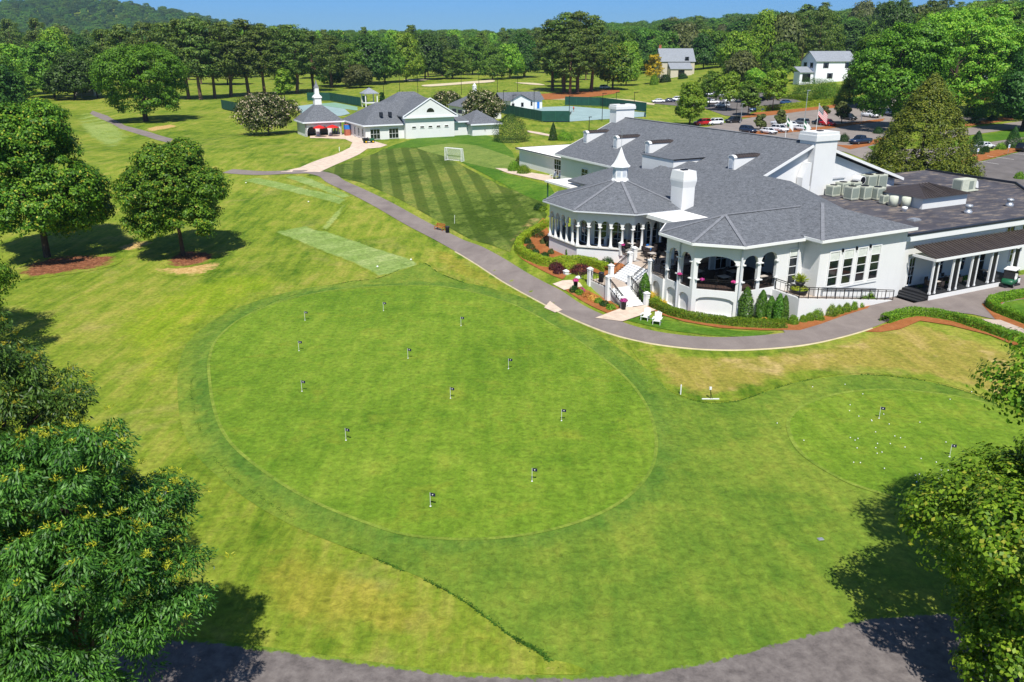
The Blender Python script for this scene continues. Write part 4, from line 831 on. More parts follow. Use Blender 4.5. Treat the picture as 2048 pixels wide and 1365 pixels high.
for i,(x,by,ty,wd,mt) in enumerate(FR_):
    side='left of the pine row' if x<210 else ('behind the tennis courts' if x<1100 else 'behind the car park and houses')
    col={'bright':'light green','decid':'mid green','dark':'dark green','oak':'brownish green','grey':'grey green'}[mt]
    n=[q for q in FR_ if q[4]==mt and (q[0]<210)==(x<210) and ((q[0]<1100)==(x<1100))]; n.sort(); k=n.index((x,by,ty,wd,mt))
    lab=f'{col} broadleaf {side}'+(f', {ORD[k]} of that green from left' if len(n)>1 else ', only one of that green')
    p=gp(x,by); s=(p.y*cc+(CZ-p.z)*cs)/F; h,wm=(by-ty)*s,wd*s
    if mt not in WP: o=proto(i,lab,'round',x,by,ty,wd,mt,80+i,GW,**dk); o['hh']=h; o['ww']=wm*.9; WP[mt]=o
    else: q=WP[mt]; dup(q,p,i*2.1,lab,GW,(wm/q['ww'],wm/q['ww'],h/q['hh']))
# pine clump in the middle
for i,(x,by,ty,wd) in enumerate(((1105,182,52,78),(1128,185,40,90),(1155,186,38,90),(1182,184,46,82),(1140,190,70,70))):
    p=gp(x,by); s=(p.y*cc+(CZ-p.z)*cs)/F; q=pp[i%4]; dup(q,p,i*2.3,f'tall pine in the clump mid course, {ORD[i]} from the left' if i!=2 and i<4 else ('tallest pine in the clump on pine straw in the middle of the course' if i==2 else 'shorter front pine of the clump in the middle of the course'),'pines in the clump mid course',((wd*s)/q['ww'],(wd*s)/q['ww'],(by-ty)*s/q['hh']))
# wood behind: trees one cannot tell apart
rg=np.random.default_rng(5); nb=0; base_=list(WP.values())+pp[:2]
for Yr in (330,370,410,455,500,550,610,680,760):
    n=int(18+Yr*.02); 
    for j in range(n):
        px=-60+(j+rg.uniform(.1,.9))*2180/n
        y=Yr*rg.uniform(.96,1.04); d0=y*cc+cs*(CZ-8); x=(px-1024)/F*d0
        if Yr<470 and 640<px<1080: continue
        if Yr<400 and (px<700 or 1080<px<1760): continue
        if Yr<340 and px<1800: continue
        if y<470 and px>1265 and px<1440: continue
        q=base_[int(rg.integers(0,len(base_)))]; h=rg.uniform(18,26)*(1.12 if px>1500 or px<200 else 1); wm=h*rg.uniform(.55,.8)
        if 'pine' in q.name: wm*=.75; h*=1.1
        c=dup(q,Z(x,y),rg.uniform(0,6.28),'tree deep in the wood behind the course, crown merging with its neighbours' if 'pine' not in q.name else 'pine deep in the wood behind the course, crown merging with its neighbours','trees deep in the far wood',(wm/q['ww'],wm/q['ww'],h/q['hh'])); nb+=1
# far woods and hill: one mass, instanced crowns
def woodmass(name,n,f,protos,seed,smin,smax):
    rg=np.random.default_rng(seed); pts=[]
    while len(pts)<n:
        x,y=f(rg); pts.append((x,y,H(x,y)))
    me=bpy.data.meshes.new(name); me.from_pydata(pts,[],[]); o=bpy.data.objects.new(name,me); COL.objects.link(o); o['kind']='stuff'
    ng=bpy.data.node_groups.new(name,'GeometryNodeTree'); ng.interface.new_socket('Geometry',in_out='INPUT',socket_type='NodeSocketGeometry'); ng.interface.new_socket('Geometry',in_out='OUTPUT',socket_type='NodeSocketGeometry')
    N=ng.nodes.new; gi,go,ip=N('NodeGroupInput'),N('NodeGroupOutput'),N('GeometryNodeInstanceOnPoints'); jn=N('GeometryNodeGeometryToInstance')
    for q in protos:
        oi=N('GeometryNodeObjectInfo'); oi.inputs['Object'].default_value=[c for c in q.children if c.name.startswith('crown')][0]; oi.transform_space='ORIGINAL'; oi.inputs['As Instance'].default_value=True; ng.links.new(oi.outputs['Geometry'],jn.inputs[0])
    rs=N('FunctionNodeRandomValue'); rs.data_type='FLOAT'; rs.inputs[2].default_value=smin; rs.inputs[3].default_value=smax
    rr=N('FunctionNodeRandomValue'); rr.data_type='FLOAT_VECTOR'; rr.inputs[1].default_value=(0,0,6.28); rr.inputs[0].default_value=(0,0,0)
    ip.inputs['Pick Instance'].default_value=True
    ng.links.new(gi.outputs[0],ip.inputs['Points']); ng.links.new(jn.outputs[0],ip.inputs['Instance']); ng.links.new(rs.outputs[1],ip.inputs['Scale']); ng.links.new(rr.outputs[0],ip.inputs['Rotation']); ng.links.new(ip.outputs[0],go.inputs[0])
    m=o.modifiers.new('instances','NODES'); m.node_group=ng; return o
def fA(rg):
    y=820+1100*rg.random()**1.3; return (rg.uniform(-.68,.68)*y,y)
def fB(rg):
    y=rg.uniform(1500,2900); return (rg.uniform(-.75,-.05)*y,y)
def fC(rg):
    y=rg.uniform(300,800); return (y*rg.uniform(.52,.75),y)
ms=[WP['decid'],WP['dark'],WP['bright']]
woodmass('far_wood',2600,fA,[WP['decid'],WP['dark'],WP['decid']],1,.75,1.1)
woodmass('hill_wood',4200,fB,[WP['dark'],WP['decid'],WP['dark']],2,.8,1.2)
woodmass('right_wood',260,fC,ms,3,.9,1.3)
woodmass('left_wood',200,lambda rg:(lambda y:(y*rg.uniform(-.8,-.6),y))(rg.uniform(230,800)),ms,4,.8,1.1)
# ---------------------------------------------------------------- planting
def boxleaves(rg,n,path,w,h):
    P=np.array([(p[0],p[1]) for p in path]); D=np.diff(P,axis=0); seg=np.hypot(*D.T); cum=np.r_[0,np.cumsum(seg)]
    s=rg.uniform(0,cum[-1],n); i=np.clip(np.searchsorted(cum,s)-1,0,len(seg)-1); d=D[i]/seg[i][:,None]; nn=np.stack([-d[:,1],d[:,0]],1)
    a=rg.uniform(-1,1,n)*(h*2+w); top=np.abs(a)<w/2; lat=np.where(top,a,np.sign(a)*w/2); z=np.where(top,h,h-(np.abs(a)-w/2)); z=np.maximum(z,h*rg.uniform(0,.15,n)); 
    wob=1+.07*np.sin(s*2.1)+.05*np.sin(s*5.3+1); lat=lat*wob*rg.uniform(.78,1.02,n); z=z*(1+.05*np.sin(s*3.3))*rg.uniform(.86,1.03,n)
    x=np.interp(s,cum,P[:,0])+nn[:,0]*lat; y=np.interp(s,cum,P[:,1])+nn[:,1]*lat
    N_=np.stack([nn[:,0]*np.sign(lat)*~top,nn[:,1]*np.sign(lat)*~top,top*1.+.25],1); N_=unit(N_+rg.normal(size=(n,3))*.45)
    return np.stack([x,y,Hn(x,y)+z],1),N_
def hedge(label,px,w,h,mat,seed,leaf=.12,dens=800,name='hedge',cat='hedge',group=None):
    rg=np.random.default_rng(seed); P=catmull([gp(*p) for p in px],6); L=sum((P[i+1]-P[i]).length for i in range(len(P)-1))
    n=int(dens*L*(w+2*h)*(.13/leaf)**2); Q,N_=boxleaves(rg,n,P,w,h); o=P[0]; Q=Q-np.array([o.x,o.y,H(o.x,o.y)])
    m=leafmesh(name,Q,N_,leaf,leaf*.65,mat if not isinstance(mat,str) else LM[mat],None,rg); m.location=(o.x,o.y,H(o.x,o.y)); return tag(m,label,cat,group)
def bush(label,p,r,h,mat,seed,leaf=.13,n=1500,shape='ball',name='shrub',cat='shrub',group=None):
    rg=np.random.default_rng(seed); p=p if isinstance(p,Vector) else gp(*p)
    if shape=='ball': d=sph(rg,n); d[:,2]=np.abs(d[:,2])*1.15-.15; Q=d*rg.uniform(.72,1.04,n)[:,None]*np.array([r,r,h])*(1+.12*np.sin(d[:,:1]*5+seed)*np.cos(d[:,1:2]*6)); N_=d
    else:
        f=rg.random(n)**1.25; a=rg.uniform(0,6.28,n); pr={'cone':(1-f)**.7,'column':np.minimum(1,(1-f)*2.6+.02)**.6*(.82+.18*(1-f)),'egg':np.sqrt(np.clip(1-(f*1.02-.22)**2*1.6,0,1))*np.where(f>.55,1-(f-.55)**1.6*1.5,1)}[shape]
        rr=r*pr*rg.uniform(.72,1.05,n)*(1+.1*np.sin(a*3+f*9)); Q=np.stack([np.cos(a)*rr,np.sin(a)*rr,f*h],1); N_=np.stack([np.cos(a),np.sin(a),.5+0*a],1)
    N_=unit(N_+np.array([0,0,.2])+rg.normal(size=(n,3))*.4); m=leafmesh(name,Q,N_,leaf,leaf*.65,LM[mat],None,rg); m.location=p; return tag(m,label,cat,group)
hedge('clipped yellow green hedge curving round the mulch bed below the left pavilion',[(1092,452),(1063,470),(1043,486),(1036,499),(1048,513),(1078,527),(1100,532),(1140,527),(1180,531),(1214,545)],.85,.85,'boxy',1)
hedge('low clipped hedge curving along the foot of the dining bay above the mulch',[(1302,610),(1330,625),(1370,637),(1440,648),(1510,654),(1572,655)],.95,.7,'box',2)
hedge('low hedge in mulch along the outer edge of the drive, by the dry lawn',[(1768,646),(1800,636),(1835,631),(1900,640),(1950,655),(2000,672),(2062,692)],.95,.75,'box',3)
hedge('curved hedge round the small lawn island at the right edge of the drive',[(2064,591),(2012,600),(1984,609),(1992,623),(2062,650)],1.0,.75,'box',4)
hedge('short clipped hedge in front of the side porch',[(1859,580),(1938,567)],1.0,.8,'box',5)
for i,(x,y,r) in enumerate(((1586,648,.55),(1606,644,.42),(1617,641,.5),(1634,639,.68),(1661,631,.7),(1676,627,.56),(1688,623,.66),(1703,619,.62),(1716,614,.6),(1727,609,.6),(1737,604,.68))):
    bush(f'round boxwood ball, {ORD[i]} from the left in the row below the ramp wall',(x,y),r,r*1.5,'box',60+i,.1,2600,group='boxwood balls below the ramp')
for i,(x,y,ty,w_,lab) in enumerate(((1489,640,574,30,'tallest and widest arborvitae in the group below the dining bay'),(1521,637,580,24,'slim arborvitae between the widest one and the shortest one'),(1539,639,592,21,'shortest arborvitae in the group below the dining bay'),(1555,644,587,22,'arborvitae beside the ramp corner, left one of the touching pair'),(1566,645,591,18,'arborvitae nearest the ramp corner, right one of the touching pair'),(1288,603,546,23,'lone arborvitae standing right of the terrace stairs'),(1136,512,493,10,'small narrow arborvitae at the corner of the pavilion base'))):
    p=gp(x,y); s=(p.y*cc+(CZ-p.z)*cs)/F; bush(lab,p,w_*s/2,(y-ty)*s*1.03,'arb',80+i,.16,3200 if i<6 else 900,'column','arborvitae','conifer','arborvitae round the terrace')
for i,(x,y,r,h,mt,lab) in enumerate(((1160,512,1.2,1.1,'shrub','wide dark green shrub against the pavilion base'),(1168,525,1.3,.6,'burg','low burgundy shrub row behind the hedge, below the pavilion'),(1112,537,.85,.8,'burg','burgundy shrub at the left end in front of the hedge'),(1120,545,.8,.75,'burg','burgundy shrub nearest the path, lowest in the bed'),(1163,543,1.3,.8,'burg','wide burgundy shrub against the white planter wall'),(1140,536,.9,.6,'boxy','bright yellow green shrub between the burgundy ones'),(1076,474,1.0,1.1,'shrub','dark shrub in the shade at the left end of the pavilion'),(1070,508,.6,.6,'shrub','dark rounded shrub near the hedge bend, larger of two'),(1061,497,.6,.6,'grey','olive shrub near the hedge bend'),(1089,514,.6,.55,'shrub','dark low shrub in the middle of the hedge side'),(1055,487,.55,.7,'shrub','dark shrub highest along the hedge'),(1086,488,.4,.7,'grey','thin olive shrub against the pavilion wall'),(1098,493,.4,.6,'grey','thin brownish shrub right of the olive one at the wall'),(1102,508,.4,.6,'grey','thin bare looking shrub alone in the mulch'),(1215,530,.8,.9,'shrub','dark shrub beside the upper stairs'),(1038,329,.7,1.6,'shrub','upright dark shrub at the corner of the hall annex'),(1078,418,.8,.8,'shrub','round dark shrub at the far end of the pavilion bed'),(1086,421,.6,.6,'box','small round shrub right of the dark one at the pavilion end'),(1505,648,.5,.5,'box','small green shrub between the arborvitae feet'),(1528,646,.4,.5,'orange','small orange shrub between the arborvitae'),(1836,586,.62,.85,'shrub','round dark shrub left of the porch hedge'))):
    bush(lab,(x,y),r,h,mt,100+i,.13,int(1100*max(1,r*r)))
for i,(x,y,r,h,mt,lab) in enumerate(((1148,583,.55,.6,'shrub','green bedding shrub at the left end of the path side bed'),(1160,589,.5,.55,'box','green bedding shrub left of the orange flowers'),(1173,594,.55,.6,'orange','orange flowering shrub, left one by the landing wall'),(1185,601,.55,.6,'orange','orange flowering shrub, right one by the landing wall'),(1197,606,.5,.55,'box','green bedding shrub right of the orange flowers'),(1209,612,.55,.55,'shrub','dark bedding shrub in the right half of the path side bed'),(1222,619,.55,.55,'box','green bedding shrub nearest the lower stairs'),(1302,598,.7,.8,'gold','bright yellow shrub nearest the stairs arborvitae'),(1313,606,.65,.7,'boxy','yellow green shrub between the two bright yellow ones'),(1324,613,.65,.7,'gold','bright yellow shrub farther from the stairs, by the hedge'),(1165,584,.25,.45,'pinkf','pink flowers at the foot of the landing wall'))):
    bush(lab,(x,y),r,h,mt,130+i,.11,1000,name='flower_shrub',cat='flowering shrub')
for i,(x,y,wd,ty,mt,sh,lab) in enumerate(((1028,342,26,322,'box','ball','rounded bush at the hall patio, left of two'),(1047,347,28,330,'box','ball','rounded bush at the hall patio, right of two'),(1021,283,72,230,'shrub','egg','big dense dark bush right of the tennis house'),(1106,281,20,247,'shrub','cone','dark clipped cone bush on the lawn behind the hall annex'),(1130,281,38,265,'box','ball','low wide clipped bush beside the cone behind the hall'),(1687,284,24,268,'shrub','ball','round clipped bush left of the dark pickup'),(1756,268,20,255,'shrub','ball','round clipped bush right of the dark pickup'),(1950,308,38,264,'shrub','cone','clipped egg shaped conifer behind the accessible bays, left one'),(2024,296,36,255,'shrub','cone','clipped egg shaped conifer behind the accessible bays, right one'),(1971,306,15,291,'shrub','ball','low round bush touching the left egg shaped conifer'),(2001,300,22,286,'box','ball','flat round bush between the egg shaped conifers'),(2044,292,20,277,'box','ball','round bush at the right edge beside the egg shaped conifer'),(1948,247,22,233,'shrub','ball','round bush in red mulch across the drive, left of three'),(1984,242,20,230,'shrub','ball','round bush in red mulch across the drive, middle of three'),(2022,236,18,226,'shrub','ball','round bush in red mulch across the drive, right of three'),(1936,350,16,340,'burg','ball','dark red low bush at the tip of the island by the flat roof'),(2038,358,20,344,'box','ball','clipped bush on the right edge island by the flat roof'),(1235,257,14,248,'shrub','ball','small round bush left of the hall chimney'),(1655,197,60,163,'oak','ball','broad mounded shrub behind the car park hedge'),(1690,203,40,164,'decid','ball','taller green shrub tree at the end of the car park hedge'),(1625,190,90,158,'dark','ball','long dark evergreen screen below the white house'),(1330,165,26,150,'shrub','ball','dark shrub in front of the beige house, left one'),(1366,158,20,148,'shrub','ball','round shrub in front of the beige house, right one'),(1308,170,18,150,'box','ball','green shrub below the yellow tree'),(1990,207,44,193,'box','ball','foundation shrub in front of the brick house'))):
    p=gp(x,y); s=(p.y*cc+(CZ-p.z)*cs)/F; r=wd*s/2; h=(y-ty)*s; bush(lab,p,r,h*1.02,mt,160+i,max(.16,.2*s*8),int(min(9000,1200+700*r*max(r,h)/(max(.16,.2*s*8)/.16)**1.2)),sh,'clipped_bush','bush')
hedge('long clipped hedge between the two car parks',[(1508,224),(1560,219),(1620,213),(1682,206)],2.2,1.5,'boxy',7,.26,520)
hedge('low hedge along the upper edge of the far car park',[(1555,196),(1600,200),(1622,204)],2.,1.3,'box',8,.26,520)
hedge('tall clipped hedge across the drive at the right, below the brick wall',[(1938,233),(2004,228)],3.,3.,'box',9,.26,600)
# individual smaller trees
def tpx(name,label,x,by,ty,wd,mt,seed,group=None,**k):
    p=gp(x,by); s=(p.y*cc+(CZ-p.z)*cs)/F; a=dict(base=.12,nc=130,nl=45,leaf=.55,asp=.65,tr=.12,cr=wd*s*.11); a.update(k); return tree(name,label,p,(by-ty)*s,wd*s,LM[mt],seed,group=group,**a)
tpx('crape_myrtle','wide crape myrtle with cream flowers left of the tennis pavilion',538,268,190,132,'crape',200,base=.02,nc=260,nl=50,limbs=4)
tpx('crape_myrtle','crape myrtle with cream flowers behind the right wing of the tennis house',965,248,184,100,'crape',201,base=.02,nc=200,nl=50)
tpx('crape_myrtle','low cream flowered crape myrtle behind the tennis house pediment',895,222,184,66,'crape',202,base=.02,nc=120)
tpx('crape_myrtle','small crape myrtle between the gazebo and the tall roof',800,212,186,36,'crape',203,base=.02,nc=60)
for i,(x,by,ty,wd,mt,lab) in enumerate(((1418,215,145,55,'decid','slender tree standing in the far car park, left one'),(1452,222,148,62,'bright','light green tree in the far car park beside the white estate car'),(1495,232,165,48,'decid','tree in the car park island left of the long hedge'),(1510,205,140,66,'bright','bright tree at the back of the far car park'),(1545,222,140,60,'bright','bright tree rising behind the long car park hedge'),(1520,260,229,26,'grey','small brownish tree behind the navy car, left in the car park row'),(1560,256,222,26,'grey','small brownish tree between parked white cars'),(1645,245,213,24,'grey','small brownish tree behind the striped flag'),(1683,247,204,34,'grey','small brownish tree left of the dark parked car'),(1306,168,112,44,'yellowtree','golden yellow tree in front of the beige house'),(700,178,140,30,'grey','small dull tree in front of the broadleaf row'),(570,205,140,44,'bright','bright green tree behind the left tennis court'),(765,212,186,12,'shrub','narrow dark conifer beside the gazebo'),(655,240,232,6,'shrub','tiny bush at the tennis pavilion roof edge'),(1262,150,112,30,'decid','small tree left of the beige house'),(1470,175,120,60,'bright','large light tree right of the beige house'),(1215,178,97,74,'grey','brownish spreading tree right of the pine clump'))): 
    if lab.startswith('tiny'): continue
    tpx('parkland_tree',lab,x,by,ty,wd,mt,210+i,nc=90 if wd<45 else 140)
# ---------------------------------------------------------------- vehicles
def loft(mb,rings):
    n=len(rings[0]); vs=[p for r in rings for p in r]; m=len(rings)
    return mb.add(vs,[(j*n+i,j*n+(i+1)%n,(j+1)*n+(i+1)%n,(j+1)*n+i) for j in range(m-1) for i in range(n)]+[list(range(n))[::-1],[(m-1)*n+i for i in range(n)]])
def car(kind,paint,label,loc,rz,group):
    t=thing({'sedan':'parked_car','suv':'parked_car','pickup':'pickup_truck'}[kind],label,{'sedan':'car','suv':'car','pickup':'pickup truck'}[kind],loc,rz,group)
    Lh,w,zr={'sedan':(2.35,.9,1.45),'suv':(2.4,.96,1.75),'pickup':(2.8,1.0,1.85)}[kind]; hd={'sedan':.92,'suv':1.08,'pickup':1.15}[kind]; belt=hd+.06
    def ring(x,k,zb,zt): return [(x,-w*k*.9,zb),(x,w*k*.9,zb),(x,w*k,zb+.22),(x,w*k,zt-.16),(x,w*k*.88,zt),(x,-w*k*.88,zt),(x,-w*k,zt-.16),(x,-w*k,zb+.22)]
    rear=hd+(.02 if kind!='pickup' else -.02)
    b=MB(); loft(b,[ring(-Lh,.86,.42,rear-.12),ring(-Lh+.12,.97,.3,rear),ring(-Lh*.5,1,.26,belt),ring(Lh*.3,1,.26,belt),ring(Lh*.42,1,.26,hd),ring(Lh-.25,.97,.28,hd-.16),ring(Lh-.02,.84,.4,hd-.36)]); body=b.build('body',CARS[paint],t,True)
    x0,x1=({'sedan':(-1.75,1.05),'suv':(-2.2,1.1),'pickup':(-.75,1.35)}[kind]); r0,r1=({'sedan':(-1.0,.25),'suv':(-1.95,.35),'pickup':(-.6,.6)}[kind])
    g=MB(); q=lambda x,k,z:[(x,-w*k,z),(x,w*k,z)]
    lo=q(x0,.9,belt-.05)+q(x1,.9,belt-.05)[::-1]; hi=q(r0,.72,zr-.06)+q(r1,.72,zr-.06)[::-1]; g.add(lo+hi,[(0,1,2,3),(4,5,6,7),(0,1,5,4),(1,2,6,5),(2,3,7,6),(3,0,4,7)]); g.build('windows',M['glass'],t)
    k=MB(); k.hexa([(r0-.04,-w*.74,zr-.09),(r1+.06,-w*.74,zr-.09),(r1+.06,w*.74,zr-.09),(r0-.04,w*.74,zr-.09),(r0+.05,-w*.66,zr),(r1-.08,-w*.66,zr),(r1-.08,w*.66,zr),(r0+.05,w*.66,zr)])
    xm=(r0+r1)/2
    for sy in (-1,1):
        for xa,xb in ((x0,r0),(x1,r1),((x0+x1)/2+.1,xm+.1)): k.bar((xa,sy*w*.9,belt-.05),(xb,sy*w*.725,zr-.07),.09,.07,(1,0,0))
    k.build('roof',CARS[paint],t)
    if kind=='pickup': b=MB(); b.box(-Lh+.15,-w*.78,rear+.005,-.85,w*.78,rear+.02); b.build('cargo_bed',M['dark'],t)
    for sx in (-1,1):
        for sy in (-1,1):
            wx=(Lh*.62 if sx>0 else -Lh*.6); b=MB(); b.wheel((wx,sy*(w-.08),.34),(0,1,0),.34,.24); wl=b.build('wheel',M['tyre'],t,True); b=MB(); b.wheel((wx,sy*(w+.045),.34),(0,1,0),.2,.02); b.build('rim',M['rim'],wl)
    for sy in (-1,1):
        b=MB(); b.obox(Lh-.17,sy*w*.62,hd-.42,.26,.36,.16); b.build('headlight',M['lamp'],t); b=MB(); b.obox(-Lh+.06,sy*w*.68,rear-.34,.1,.3,.22); b.build('tail_light',M['tail'],t)
    b=MB(); b.obox(Lh-.03,0,.46,.05,w*1.1,.2); b.build('grille',M['dark'],t); b=MB(); [b.obox(Lh*.26,s*(w+.09),belt,.12,.16,.12) for s in (-1,1)]; b.build('mirrors',CARS[paint],t); return t
GC='cars in the clubhouse car parks'; cdone={}
def put(kind,paint,label,x,y,ang,group=GC):
    p=gp(x,y,.06); rz=TH+R(ang)
    if kind in cdone:
        c=dup(cdone[kind],p,rz,label,group)
        for ch in c.children:
            if ch.name.split('.')[0] in ('body','roof','mirrors'): setmat(ch,CARS[paint])
        return c
    cdone[kind]=car(kind,paint,label,p,rz,group); return cdone[kind]
for a in (('suv','white','white minivan parked side on behind the roof ridge',1429,250,178),('suv','black','black SUV parked side on right of the white minivan',1466,246,178),('suv','red','red car half hidden by the bright tree at the roof ridge',1404,251,178),('suv','navy','navy SUV facing the camera, leftmost in the front car park row',1496,266,-90),('sedan','white','white saloon facing the camera beside the navy SUV',1537,268,-90),('suv','white','white SUV facing the camera between two flagpoles',1559,264,-90),('pickup','white','white pickup nose in behind the white SUV',1560,252,90),('sedan','white','white saloon behind the green and white flag',1582,254,-90),('suv','grey','dark grey SUV parked behind the right hand white car',1601,250,90),('sedan','white','white hatchback facing the camera at the right flagpole',1604,262,-90),('suv','red','red car with white marking on its roof beside the big chimney',1655,252,-90),('suv','black','black SUV in shade left of the red car',1640,250,90),('suv','dark','dark SUV in the row below the lamp post',1697,240,-90),('pickup','white','white pickup facing the camera in the row below the lamp post',1741,235,-90),('suv','silver','silver car in the oak shade at the end of the row',1772,230,-90),('pickup','navy','dark blue pickup driving past the round bush',1720,288,182),
 ('sedan','white','white car at the left end of the far car park by the crossing',1316,206,160),('sedan','navy','navy car between two white ones at the far car park edge',1337,205,150),('suv','white','white SUV third along the far car park edge',1352,203,150),('suv','navy','navy SUV in the shade under the far car park trees',1410,208,165),('sedan','white','white car right of the navy SUV under the far car park trees',1424,208,160),('suv','silver','silver estate car beneath the light green tree',1444,215,165),('suv','white','white estate car alone right of the light green tree',1460,205,165),('suv','white','white SUV at the top edge of the far car park, left',1422,193,170),('suv','silver','silver SUV at the top edge of the far car park, right',1434,194,170),('sedan','blue','blue car by the left end of the long hedge',1512,223,160),('sedan','blue','blue car behind the long hedge near its middle',1572,209,10),('suv','dark','dark car at the back of the far car park under trees',1533,200,100),('suv','white','white van parked under the pine clump mid course',1210,178,0),('suv','black','black car at the right edge in front of the egg shaped conifer',2052,303,0),('sedan','white','white car hidden between bush and egg shaped conifer',1968,298,0)): put(*a)
# golf cart
def cartveh(label,p,rz):
    t=thing('golf_cart',label,'golf cart',p,rz)
    b=MB(); 
    rg_=lambda x,w,zb,zt:[(x,-w,zb),(x,w,zb),(x,w,zt-.08),(x,w*.85,zt),(x,-w*.85,zt),(x,-w,zt-.08)]
    loft(b,[rg_(1.22,.42,.38,.62),rg_(1.1,.56,.3,.78),rg_(.62,.58,.3,.9),rg_(.5,.56,.28,.86)]); loft(b,[rg_(.5,.54,.26,.36),rg_(-.1,.54,.26,.36)]); loft(b,[rg_(-.1,.58,.26,.62),rg_(-.62,.6,.3,.66),rg_(-1.2,.55,.4,.72)]); b.build('body',M['green'],t,True)
    b=MB(); b.obox(-.35,0,.66,.55,1.06,.12); b.obox(-.66,0,.78,.12,1.06,.42); b.build('seat',M['trim'],t)
    b=MB(); b.obox(-.05,0,1.78,1.75,1.16,.07); b.obox(-.05,0,1.85,1.55,1.0,.04); b.build('canopy',M['trim'],t)
    for x,x2 in ((.72,.68),(-.85,-.82)):
        for s in (-1,1): b=MB(); b.tube((x,s*.52,.7),(x2,s*.52,1.79),.025); b.build('canopy_post',M['dark'],t)
    b=MB(); b.hexa([(.74,-.5,.88),(.74,.5,.88),(.76,.5,.88),(.76,-.5,.88),(.69,-.5,1.76),(.69,.5,1.76),(.71,.5,1.76),(.71,-.5,1.76)]); b.build('windscreen',M['glass'],t)
    for x in (.86,-.78):
        for s in (-1,1): b=MB(); b.wheel((x,s*.52,.23),(0,1,0),.23,.2); w_=b.build('wheel',M['tyre'],t,True); b=MB(); b.wheel((x,s*.63,.23),(0,1,0),.12,.02); b.build('rim',M['rim'],w_)
    b=MB(); b.tube((.45,.25,.85),(.2,.25,1.15),.02); b.lathe(.2,.25,[(.16,1.13),(.18,1.16),(.16,1.19)],12); b.build('steering_wheel',M['dark'],t)
    b=MB(); b.obox(-1.0,0,.9,.25,.9,.08); [b.lathe(-1.05,s*.28,[(.12,.72),(.14,1.5),(.1,1.55)],8) for s in (-1,1)]; b.build('golf_bags',M['dark'],t); return t
cartveh('green golf cart with white roof parked on the drive by the side porch',gp(2017,571,.06),TH+R(200))
t=thing('utility_vehicle','green and yellow turf utility vehicle on the tennis house walkway','utility vehicle',gp(738,286,.06),TH-R(3))
b=MB(); b.obox(.55,0,.45,1.1,1.2,.45); b.obox(0,0,.4,2.5,1.2,.14); b.build('body',M['green'],t); b=MB(); b.obox(-.7,0,.6,1.2,1.3,.42); b.build('cargo_box',M['dark'],t); b=MB(); [b.obox(.02,s*.3,.7,.5,.5,.15) for s in (-1,1)]; [b.obox(-.2,s*.3,.8,.12,.5,.4) for s in (-1,1)]; b.build('seat',M['tabletop'],t)
yl=plain('yellow_wheel_paint','e0b818',.5)
for x in (.75,-.8):
    for s in (-1,1): b=MB(); b.wheel((x,s*.6,.3),(0,1,0),.3,.25); w_=b.build('wheel',M['tyre'],t,True); b=MB(); b.wheel((x,s*.73,.3),(0,1,0),.17,.02); b.build('rim',yl,w_)
b=MB(); b.tube((.35,.3,.8),(.2,.3,1.1),.03); b.build('steering_wheel',M['dark'],t)
# ---------------------------------------------------------------- golf furniture
navy=plain('navy_flag','1a1d3a',.8)
proto_f=None
FL=[(610,641,'flag farthest left at the top of the big green'),(767,622,'flag highest on the big green, near its far edge'),(922,652,'flag nearest the cart path on the far side of the big green'),(598,702,'flag near the left edge of the big green, upper of two'),(816,717,'flag in the upper middle of the big green'),(1017,738,'flag right of centre on the upper big green'),(604,783,'flag near the left edge of the big green, lower of two'),(901,797,'flag in the middle of the big green'),(1123,842,'flag nearest the right edge of the big green'),(692,881,'flag alone in the lower left of the big green'),(1064,963,'flag left of the yellow patch on the big green'),(861,1013,'flag nearest the camera at the bottom of the big green'),(1758,837,'flag among scattered balls on the small green'),(1899,914,'flag on the small green beside the maple')]
for x,y,lab in FL:
    p=gp(x,y,.05)
    if proto_f is None:
        t=proto_f=thing('putting_flag','navy '+lab,'golf flag',p,0,'flags on the putting greens')
        b=MB(); b.tube((0,0,0),(0,0,.86),.013,n=6); b.build('pole',M['trim'],t)
        b=MB(); pts=[(0.,0,.86),(.1,.02,.85),(.2,-.015,.855),(.3,.01,.84)]; 
        for i in range(3): a,c=pts[i],pts[i+1]; b.hexa([(a[0],a[1]-.006,a[2]-.2),(c[0],c[1]-.006,c[2]-.2),(c[0],c[1]+.006,c[2]-.2),(a[0],a[1]+.006,a[2]-.2),(a[0],a[1]-.006,a[2]),(c[0],c[1]-.006,c[2]),(c[0],c[1]+.006,c[2]),(a[0],a[1]+.006,a[2])])
        f=b.build('flag',navy,t); b=MB(); b.wheel((.15,-.012,.76),(0,1,0),.035,.008,8); b.build('flag_emblem',M['trim'],f); b=MB(); b.lathe(0,0,[(.054,0),(.054,.012)],12); b.build('cup_rim',M['trim'],t)
    else: dup(proto_f,p,random.uniform(-.3,.2),'navy '+lab)
bm_=MB(); bm_.lathe(0,0,[(.008,0),(.022,.006),(.034,.02),(.037,.037),(.034,.054),(.022,.068),(.008,.074)],8); ball=bm_.build('golf_ball',M['trim'],None,True); tag(ball,'white golf ball lying on the small putting green','golf ball','golf balls on the small green')
BL=[(1115,316),(1042,379),(1038,413),(1092,445),(1165,467),(1168,472),(1236,433),(1268,490),(1189,536),(1445,480),(1043,569),(1070,584),(1087,574),(1333,570),(1200,603),(1274,604),(1359,624),(1190,628),(1082,629),(1198,660),(1226,653),(1062,712),(1101,714),(1240,747),(1452,690),(1540,711),(1596,595),(1590,737),(1568,755),(1609,759),(1420,787),(1442,781),(1426,825),(1535,796),(1553,806),(1570,788),(774,585),(620,485),(1300,560)]
